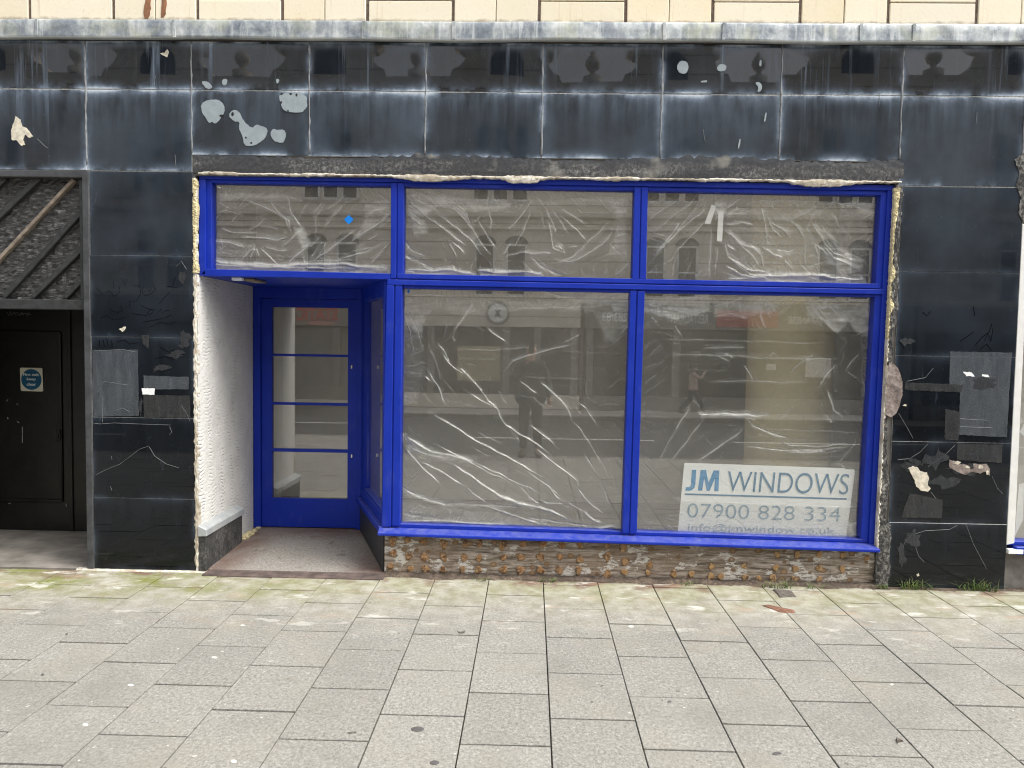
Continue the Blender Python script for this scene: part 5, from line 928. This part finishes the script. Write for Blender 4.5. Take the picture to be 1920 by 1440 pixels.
def ground_flat(name, q, mat, label, cat, group=None, th=.003, lift=.001, curl=0.0):
    P = [G(a, b) for a, b in q]; cx_ = sum(p[0] for p in P)/len(P); cy_ = sum(p[1] for p in P)/len(P); n = len(P); mb = MB()
    vs = [(x, y, lift) for x, y in P]+[(cx_+(x-cx_)*.85, cy_+(y-cy_)*.85, lift+th+curl*(i % 3 == 0)) for i, (x, y) in enumerate(P)]
    mb.add(vs, [tuple(range(n))[::-1], tuple(range(n, 2*n))]+[(i, (i+1) % n, n+(i+1) % n, n+i) for i in range(n)])
    me_fix = mb.build(name, mat, None, loc=(cx_, cy_, 0)); bm = bmesh.new(); bm.from_mesh(me_fix.data); bmesh.ops.recalc_face_normals(bm, faces=bm.faces); bm.to_mesh(me_fix.data); bm.free()
    return tag(me_fix, label, cat, group)
ground_flat('dead_leaf', [(1428, 1136), (1440, 1134), (1455, 1138), (1470, 1142), (1488, 1144), (1492, 1150), (1475, 1150), (1460, 1148), (1446, 1142)], 'leaf', 'long reddish brown dead leaf on the pavement in front of the sign', 'leaf', th=.004, curl=.004)
ground_flat('bark_scrap', [(1448, 1106), (1470, 1106), (1484, 1108), (1494, 1120), (1478, 1120), (1462, 1121), (1456, 1114)], 'bark', 'dark grey bark scrap lying by the riser under a grass tuft', 'debris', th=.006, curl=.003)
ground_flat('twig', [(857, 1185), (864, 1186), (873, 1183), (871, 1187), (862, 1189)], 'bark', 'short dark twig on the pavement left of the middle', 'twig', th=.004)
ground_flat('twig', [(651, 1374), (668, 1373), (668, 1375.5), (652, 1376.5)], 'bark', 'thin dark stick on the slabs at the lower left of centre', 'twig', th=.003)
ground_flat('dead_leaf', [(1680, 1386), (1688, 1387), (1694, 1391), (1686, 1392), (1682, 1395)], 'bark', 'small crumpled dark leaf on the slabs at lower right', 'leaf', th=.006, curl=.004)
def disc(px, py, rx, ry, n=14): return [(px+rx*math.cos(6.283*i/n), py+ry*math.sin(6.283*i/n)) for i in range(n)]
dg = 'dark gum spots on the pavement'; pg = 'pale gum spots on the pavement'
for px, py, rx, ry, lb in ((783, 1367, 12.5, 4.6, 'largest dark oval gum spot, on a slab at bottom left of centre'), (815, 1430, 9, 4, 'faint dark gum spot at the bottom edge, below the largest dark one'), (1457, 1413, 9, 3, 'dark oval gum spot at the bottom right of centre'),
    (1255, 1316, 4.5, 2.2, 'small dark gum spot on a slab right of the centre'), (1110, 1317, 3.5, 1.6, 'small dark speck of gum on a slab just right of centre'), (125, 1189, 3, 1.4, 'small dark gum speck on the slabs at far left'), (80, 1265, 3.2, 1.6, 'dark gum speck near the left edge of the pavement')):
    ground_flat('gum_spot', disc(px, py, rx, ry), 'gum', lb, 'gum', dg, .0015)
for px, py, rx, ry, lb in ((160, 1359, 5.5, 3, 'pale round gum spot at lower left'), (438, 1428, 6, 3.5, 'pale gum spot at the bottom edge left of centre'), (245, 1285, 6, 2.5, 'broken pale gum spot on the left slabs'), (402, 1233, 6, 2, 'pale gum smear on the left middle slabs'), (455, 1173, 5, 1.8, 'small pale gum spot below the entrance step'),
    (1672, 1284, 3.5, 1.8, 'pale gum speck on the right slabs'), (1183, 1175, 6, 2.2, 'pale gum spot on the slab right of the chipped one')):
    ground_flat('gum_spot', disc(px, py, rx, ry), 'palegum', lb, 'gum', pg, .0015)

# ------------------------------------------------------------------ OPPOSITE SIDE OF THE STREET (seen in the glass)
OY = -14.3
ob = thing('stone_terrace', 'sandstone terrace across the street with gables and ball finials, seen reflected in the glass', 'building', (0, OY, 0))
mb = MB(); mb.box(-34, 34, OY-8, OY, 2.85, 7.95); mb.box(-34, 34, OY-8, OY-.25, 0, 2.85); mb.box(-34, 34, OY-.6, OY+.05, 7.95, 8.40); mb.build('wall', 'opp', ob)
mb = MB(); mb.box(-34, 34, OY-.02, OY+.35, 7.70, 7.93); mb.box(-34, 34, OY-.02, OY+.12, 4.92, 5.08); mb.box(-34, 34, OY-.02, OY+.10, 2.78, 2.92); mb.box(-34, 34, OY-.02, OY+.08, 4.60, 4.68); mb.build('cornice', 'opp', ob, bevel=.03)
for k in range(-6, 7):
    ax = -.86+4.38*k; fxx = -3.05+4.38*k
    mb = MB(); pts = [(ax-1.45, 8.40), (ax-1.38, 8.58), (ax-1.22, 8.66), (ax-1.10, 8.80), (ax-1.02, 9.02), (ax-1.20, 9.08), (ax-1.34, 9.16), (ax-1.30, 9.22), (ax-1.0, 9.24), (ax-1.0, 9.45)]+[(ax+.95*math.cos(a), 9.5+.95*math.sin(a)) for a in [math.pi-math.pi*i/12 for i in range(13)]]+[(ax+1.0, 9.45), (ax+1.0, 9.24), (ax+1.30, 9.22), (ax+1.34, 9.16), (ax+1.20, 9.08), (ax+1.02, 9.02), (ax+1.10, 8.80), (ax+1.22, 8.66), (ax+1.38, 8.58), (ax+1.45, 8.40)]
    mb.prism(pts, OY-.45, OY+.02); g = mb.build('gable', 'opp', ob)
    mb = MB(); mb.prism([(ax-.42, 8.45), (ax-.42, 8.75)]+[(ax+.42*math.cos(a), 8.75+.42*math.sin(a)) for a in [math.pi-math.pi*i/10 for i in range(11)]]+[(ax+.42, 8.75), (ax+.42, 8.45)], OY+.02, OY+.03); mb.build('arched_light', 'glass_far', g)
    mb = MB(); n = 12; pr = [(.24, 8.40), (.24, 8.58), (.16, 8.6), (.08, 8.64), (.07, 8.72), (.15, 8.79), (.19, 8.90), (.17, 9.00), (.09, 9.10), (.05, 9.15), (.07, 9.19), (.015, 9.30)]
    vs = [(fxx+r_*math.cos(6.283*i/n), OY-.15+r_*math.sin(6.283*i/n), z) for r_, z in pr for i in range(n)]; mb.add(vs, [(j*n+i, j*n+(i+1) % n, (j+1)*n+(i+1) % n, (j+1)*n+i) for j in range(len(pr)-1) for i in range(n)]); mb.build('finial', 'opp', ob, smooth=True)
    def win(x0, x1, z0, z1, arch):
        f = MB(); t = .05
        f.box(x0, x0+t, OY+.0, OY+.03, z0, z1); f.box(x1-t, x1, OY+.0, OY+.03, z0, z1); f.box(x0, x1, OY+.0, OY+.032, z0, z0+.07); f.box(x0, x1, OY, OY+.032, z1-t, z1); f.box(x0, x1, OY, OY+.03, (z0+z1)/2-.02, (z0+z1)/2+.02)
        wf = f.build('window_frame', 'oppwhite', ob); g_ = MB(); g_.box(x0+t, x1-t, OY-.01, OY+.012, z0+.06, z1-t); g_.build('pane', 'glass_far', wf)
        if arch: a_ = MB(); xc = (x0+x1)/2; hw = (x1-x0)/2+.03; a_.prism([(xc+hw*math.cos(q), z1+.22*math.sin(q)) for q in [math.pi*i/8 for i in range(9)]], OY, OY+.025); a_.build('arch_head', 'glass_far', wf)
    for dx in (-.50, 0, .50): win(ax+dx-.22, ax+dx+.22, 5.32, 7.2, False)
    win(ax-.64, ax-.12, 2.90, 4.25, True); win(ax+.16, ax+.70, 2.90, 4.25, True)
# ground floor shops
def shopbox(name, label, x0, x1, fas, dark, opening):
    t = thing(name, label, 'shopfront', ((x0+x1)/2, OY, 0)); mb = MB(); mb.box(x0, x1, OY-.02, OY+.10, 2.12, 2.80); mb.build('fascia', fas, t, bevel=.01)
    mb = MB(); mb.box(x0, x1, OY-.20, OY-.02, .0, 2.12); mb.build('glazing', dark, t)
    mb = MB(); mb.box(x0, x1, OY-.05, OY+.06, 0, .38); mb.build('stall_board', fas, t, bevel=.01)
    mb = MB()
    for a in opening: mb.box(a-.09, a+.09, OY-.05, OY+.08, .38, 2.12)
    mb.build('pilaster', 'oppdark', t, bevel=.01); return t
s1 = shopbox('restaurant_front', 'restaurant front across the street with white lettering beside a red panel', 1.35, 9.6, 'oppdark', 'oppblack', [1.5, 3.72, 9.5])
s2 = shopbox('arcade_front', 'plain stone shop front across the street with a round white emblem over it', -4.0, 1.25, 'opp', 'oppblack', [-3.9, -2.6, -.65, .15, 1.1])
s3 = shopbox('static_shop', 'pale shop front across the street with red outlined lettering, seen in the door glass', -9.6, -4.05, 'oppdark', 'oppdark', [-9.5, -7.2, -5.6, -4.2])
s4 = shopbox('corner_shop', 'grey shop front across the street at the far right end', 9.7, 16, 'oppdark', 'oppblack', [9.8, 13, 15.9])
s5 = shopbox('shuttered_shop', 'dark shop front across the street at the far left end', -16, -9.7, 'oppblack', 'oppblack', [-15.9, -13, -9.8])
def rtext(s, x0, x1, z0, h, mat, par, y=OY+.102, **k): return text('lettering', s, x1-x0, h, mat, par, facing_y(x1, y, z0, 0, True), **k)
rtext('283/83', 1.80, 2.45, 2.30, .23, 'oppletter', s1, bold=.02); rtext('RESTAURANT', 3.44, 4.50, 2.28, .23, 'oppletter', s1, bold=.02); rtext('JAPANESE', 6.54, 7.40, 2.26, .23, 'oppletter', s1, bold=.02)
mb = MB(); mb.box(4.72, 6.28, OY+.10, OY+.12, 2.2, 2.62); mb.build('red_panel', 'oppred', s1, bevel=.005)
rtext('STATIC', -6.75, -5.55, 2.26, .40, 'static', s3, bold=.03); mb = MB(); mb.prism(blob(-6.05, 2.20, .42, .055, 24, .06, 4), OY+.10, OY+.112); mb.build('pink_band', 'pink', s3)
mb = MB()
for x0, x1, z0, z1 in ((6.05, 6.30, 1.12, 1.28), (7.05, 7.70, .95, 1.45), (3.62, 3.85, 1.55, 1.72)): mb.box(x0, x1, OY-.015, OY-.005, z0, z1)
mb.build('notice', 'oppwhite', s1)
mb = MB(); mb.box(-1.92, -.80, OY-.018, OY-.004, .72, 1.62); mb.build('yellow_blind', 'oppyellow', s2)
em = thing('round_emblem', 'round white emblem on the stone front across the street', 'sign', (-.88, OY+.06, 2.3))
mb = MB(); mb.prism([(-.88+.24*math.cos(.1571*i), 2.47+.24*math.sin(.1571*i)) for i in range(40)], OY+.10, OY+.13); mb.build('disc', 'oppletter', em)
mb = MB(); mb.prism([(-.88+.31*math.cos(.1571*i), 2.47+.31*math.sin(.1571*i)) for i in range(40)], OY+.102, OY+.115); mb.build('ring', 'oppdark', em)
mb = MB(); mb.prism([(-.98, 2.56), (-.78, 2.56), (-.85, 2.47), (-.78, 2.38), (-.98, 2.38), (-.91, 2.47)], OY+.13, OY+.14); mb.build('figure', 'oppblack', em)
# end blocks that close the street
for x0, x1, nm, lb in ((-34, -16.5, 'side_building', 'plain building further left across the street'), (16.5, 34, 'side_building', 'plain building further right across the street')):
    t = thing(nm, lb, 'building', ((x0+x1)/2, OY, 0)); mb = MB(); mb.box(x0, x1, OY-.24, OY+.04, 0, 2.8); mb.build('wall', 'opp', t)

# ------------------------------------------------------------------ PEOPLE (seen in the glass)
def skin_mesh(name, verts, edges, radii, mat, parent, root=0, sub=2):
    me = bpy.data.meshes.new(name); org = Vector((0, 0, 0)); me.from_pydata(verts, edges, []); o = bpy.data.objects.new(name, me); C.objects.link(o)
    sm = o.modifiers.new('s', 'SKIN'); sm.use_smooth_shade = True
    for i, r_ in enumerate(radii): me.skin_vertices[0].data[i].radius = r_ if isinstance(r_, tuple) else (r_, r_); me.skin_vertices[0].data[i].use_root = (i == root)
    ss = o.modifiers.new('u', 'SUBSURF'); ss.levels = sub; ss.render_levels = sub
    bpy.context.view_layer.update(); m2 = bpy.data.meshes.new_from_object(o.evaluated_get(bpy.context.evaluated_depsgraph_get())); bpy.data.objects.remove(o); m2.name = name; m2.shade_smooth()
    r = bpy.data.objects.new(name, m2); C.objects.link(r); m2.materials.clear(); m2.materials.append(MT[mat]); r.parent = parent; return r
def person(label, loc, rz, scale, J, mats, hair_long=False):
    """J: joints in a 1.75 m body facing local +y"""
    root = thing('person', label, 'person', loc, None, rz); root.scale = (scale,)*3
    V, E, Rd, ix = [], [], [], {}
    def add(n, p, r, par=None):
        ix[n] = len(V); V.append(tuple(p)); Rd.append(r)
        if par: E.append((ix[par], ix[n]))
    add('pel', (0, 0, .95), (.145, .105)); add('wai', (0, .005, 1.10), (.130, .095), 'pel'); add('che', (0, .01, 1.30), (.155, .11), 'wai'); add('nb', (0, 0, 1.45), (.075, .07), 'che'); hx, hy = J.get('head', (0, .02))
    add('nk', (hx*.5, hy*.5, 1.51), .055, 'nb'); add('jaw', (hx, hy+.012, 1.575), (.062, .075), 'nk'); add('hd', (hx, hy, 1.645), (.078, .095), 'jaw'); add('tp', (hx, hy-.01, 1.715), (.062, .075), 'hd')
    add('nose', (hx, hy+.108, 1.62), .013, 'hd')
    for s, k in ((-1, 'l'), (1, 'r')):
        add('ear'+k, (hx+s*.082, hy-.005, 1.63), .016, 'hd')
        el, wr = Vector(J['el'+k]), Vector(J['wr'+k]); kn, an = Vector(J['kn'+k]), Vector(J['an'+k])
        add('sh'+k, (s*.175, 0, 1.41), .062, 'che'); add('el'+k, el, .042, 'sh'+k); add('wr'+k, wr, .026, 'el'+k)
        d = (wr-el).normalized(); pm = wr+d*.05; add('pm'+k, pm, (.034, .018), 'wr'+k); side = d.cross(Vector((0, 1, 0.2))).normalized()
        nrm = side.cross(d).normalized()
        for i, (o, L) in enumerate(((-.030, .062), (-.010, .074), (.010, .070), (.030, .055))):
            b = pm+side*o*.9+d*.035; add('f%s%d' % (k, i), b, .0095, 'pm'+k); add('g%s%d' % (k, i), b+d*L*.55+nrm*.012, .0088, 'f%s%d' % (k, i)); add('h%s%d' % (k, i), b+d*L*.85+nrm*.038, .0075, 'g%s%d' % (k, i))
        add('t1'+k, wr+d*.03+side*.036, .011, 'pm'+k); add('t2'+k, wr+d*.065+side*.055+nrm*.02, .009, 't1'+k)
        add('hp'+k, (s*.09, 0, .88), .088, 'pel'); add('kn'+k, kn, .055, 'hp'+k); add('an'+k, an, .038, 'kn'+k); f = J.get('foot'+k, (0, 1, 0)); add('toe'+k, an+Vector(f)*.13+Vector((0, 0, -.045)), .022, 'an'+k)
    skin_mesh('body', V, E, Rd, 'skin', root, 0, 1)
    P = lambda n: Vector(V[ix[n]])
    def chain(name, groups, mat):
        v, e, r = [], [], []; seen = {}
        for g in groups:
            pv = None
            for n, p, rd in g:
                if n not in seen: seen[n] = len(v); v.append(tuple(p)); r.append(rd)
                if pv is not None and pv != seen[n]: e.append((pv, seen[n]))
                pv = seen[n]
        return skin_mesh(name, v, e, r, mat, root, 0, 2)
    hem = J.get('hem', .80); bk = J.get('bulk', 1.0)
    chain('jacket', [[('a', (0, .005, 1.08), (.205*bk, .15)), ('b', (0, .01, 1.30), (.215*bk, .16)), ('c', (0, 0, 1.43), (.12, .11))], [('a', None, None), ('d', (0, 0, .94), (.215*bk, .16)), ('e', (0, 0, hem), (.205*bk, .16))]]+
          [[('b', None, None), ('s'+k, P('sh'+k), .085), ('e'+k, P('el'+k), .062), ('w'+k, P('wr'+k)-(P('wr'+k)-P('el'+k)).normalized()*.02, .045)] for k in 'lr'], mats['jacket'])
    chain('trousers', [[('p', (0, 0, .95), (.155, .115))]]+[[('p', None, None), ('h'+k, P('hp'+k), .105), ('k'+k, P('kn'+k), .082), ('m'+k, (P('kn'+k)+P('an'+k))/2, .072), ('n'+k, P('an'+k)+Vector((0, 0, .03)), .066)] for k in 'lr'], mats['trousers'])
    for k in 'lr':
        an = P('an'+k); f = Vector(J.get('foot'+k, (0, 1, 0))); chain('shoe', [[('x', an+Vector((0, 0, .02)), .058), ('y', an+Vector((0, 0, -.035))-f*.035, (.058, .055)), ('z', an+f*.09+Vector((0, 0, -.045)), (.060, .052)), ('w', an+f*.19+Vector((0, 0, -.050)), (.050, .042))]], mats['shoe'])
    hv = [('q', (hx, hy-.045, 1.655), (.112, .105)), ('r', (hx, hy-.025, 1.735), (.100, .105))]
    g = [hv]
    if hair_long: g.append([('q', None, None), ('u', (hx, hy-.075, 1.56), (.075, .045)), ('v', (hx, hy-.085, 1.44), (.06, .035))])
    chain('hair', g, mats['hair'])
    for s in (-1, 1):
        m = MB(); n = 8; c = Vector((hx+s*.032, hy+.086, 1.645)); vs = [c+Vector((.013*math.cos(6.283*i/n)*math.cos(q), .008*math.sin(q)+.004, .010*math.sin(6.283*i/n)*math.cos(q))) for q in (0, .7, 1.3) for i in range(n)]
        m.add(vs, [(j*n+i, j*n+(i+1) % n, (j+1)*n+(i+1) % n, (j+1)*n+i) for j in range(2) for i in range(n)]+[tuple(range(2*n, 3*n))])
        me = bpy.data.meshes.new('eye'); me.from_pydata(m.v, [], m.f); me.update(); me.materials.append(MT['eye']); o = bpy.data.objects.new('eye', me); C.objects.link(o); o.parent = root
    return root
person('person in a dark coat photographing the shop from the kerb, reflected in the glass', (0.0, -5.86, .005), 0, .975,
       {'ell': (-.23, .13, 1.19), 'wrl': (-.045, .325, 1.475), 'elr': (.27, -.02, 1.13), 'wrr': (.28, .05, .90), 'knl': (-.10, .03, .50), 'anl': (-.105, -.02, .085), 'knr': (.11, .03, .50), 'anr': (.12, -.01, .085), 'hem': .74, 'bulk': 1.15, 'footl': (-.2, .97, 0), 'footr': (.2, .97, 0)},
       {'jacket': 'coat', 'trousers': 'jeans', 'shoe': 'shoe', 'hair': 'hair'})
mb = MB(); mb.box(-.040, .040, -5.506, -5.498, 1.560, 1.722); ph_ = mb.build('mobile_phone', 'black', None, bevel=.003, loc=(0, -5.502, 1.56)); tag(ph_, 'black mobile phone held up by the person in the dark coat', 'phone')
person('person in pale pink jacket and dark leggings striding along the far pavement, arm raised', (3.95, -13.15, .0), R(-90), .72,
       {'ell': (-.20, .22, 1.28), 'wrl': (-.12, .36, 1.52), 'elr': (.24, -.05, 1.15), 'wrr': (.26, .10, .93), 'knl': (-.09, .24, .52), 'anl': (-.09, .38, .10), 'knr': (.09, -.10, .50), 'anr': (.09, -.42, .16), 'hem': .90},
       {'jacket': 'pinkcoat', 'trousers': 'jeans', 'shoe': 'black', 'hair': 'hair'}, True)
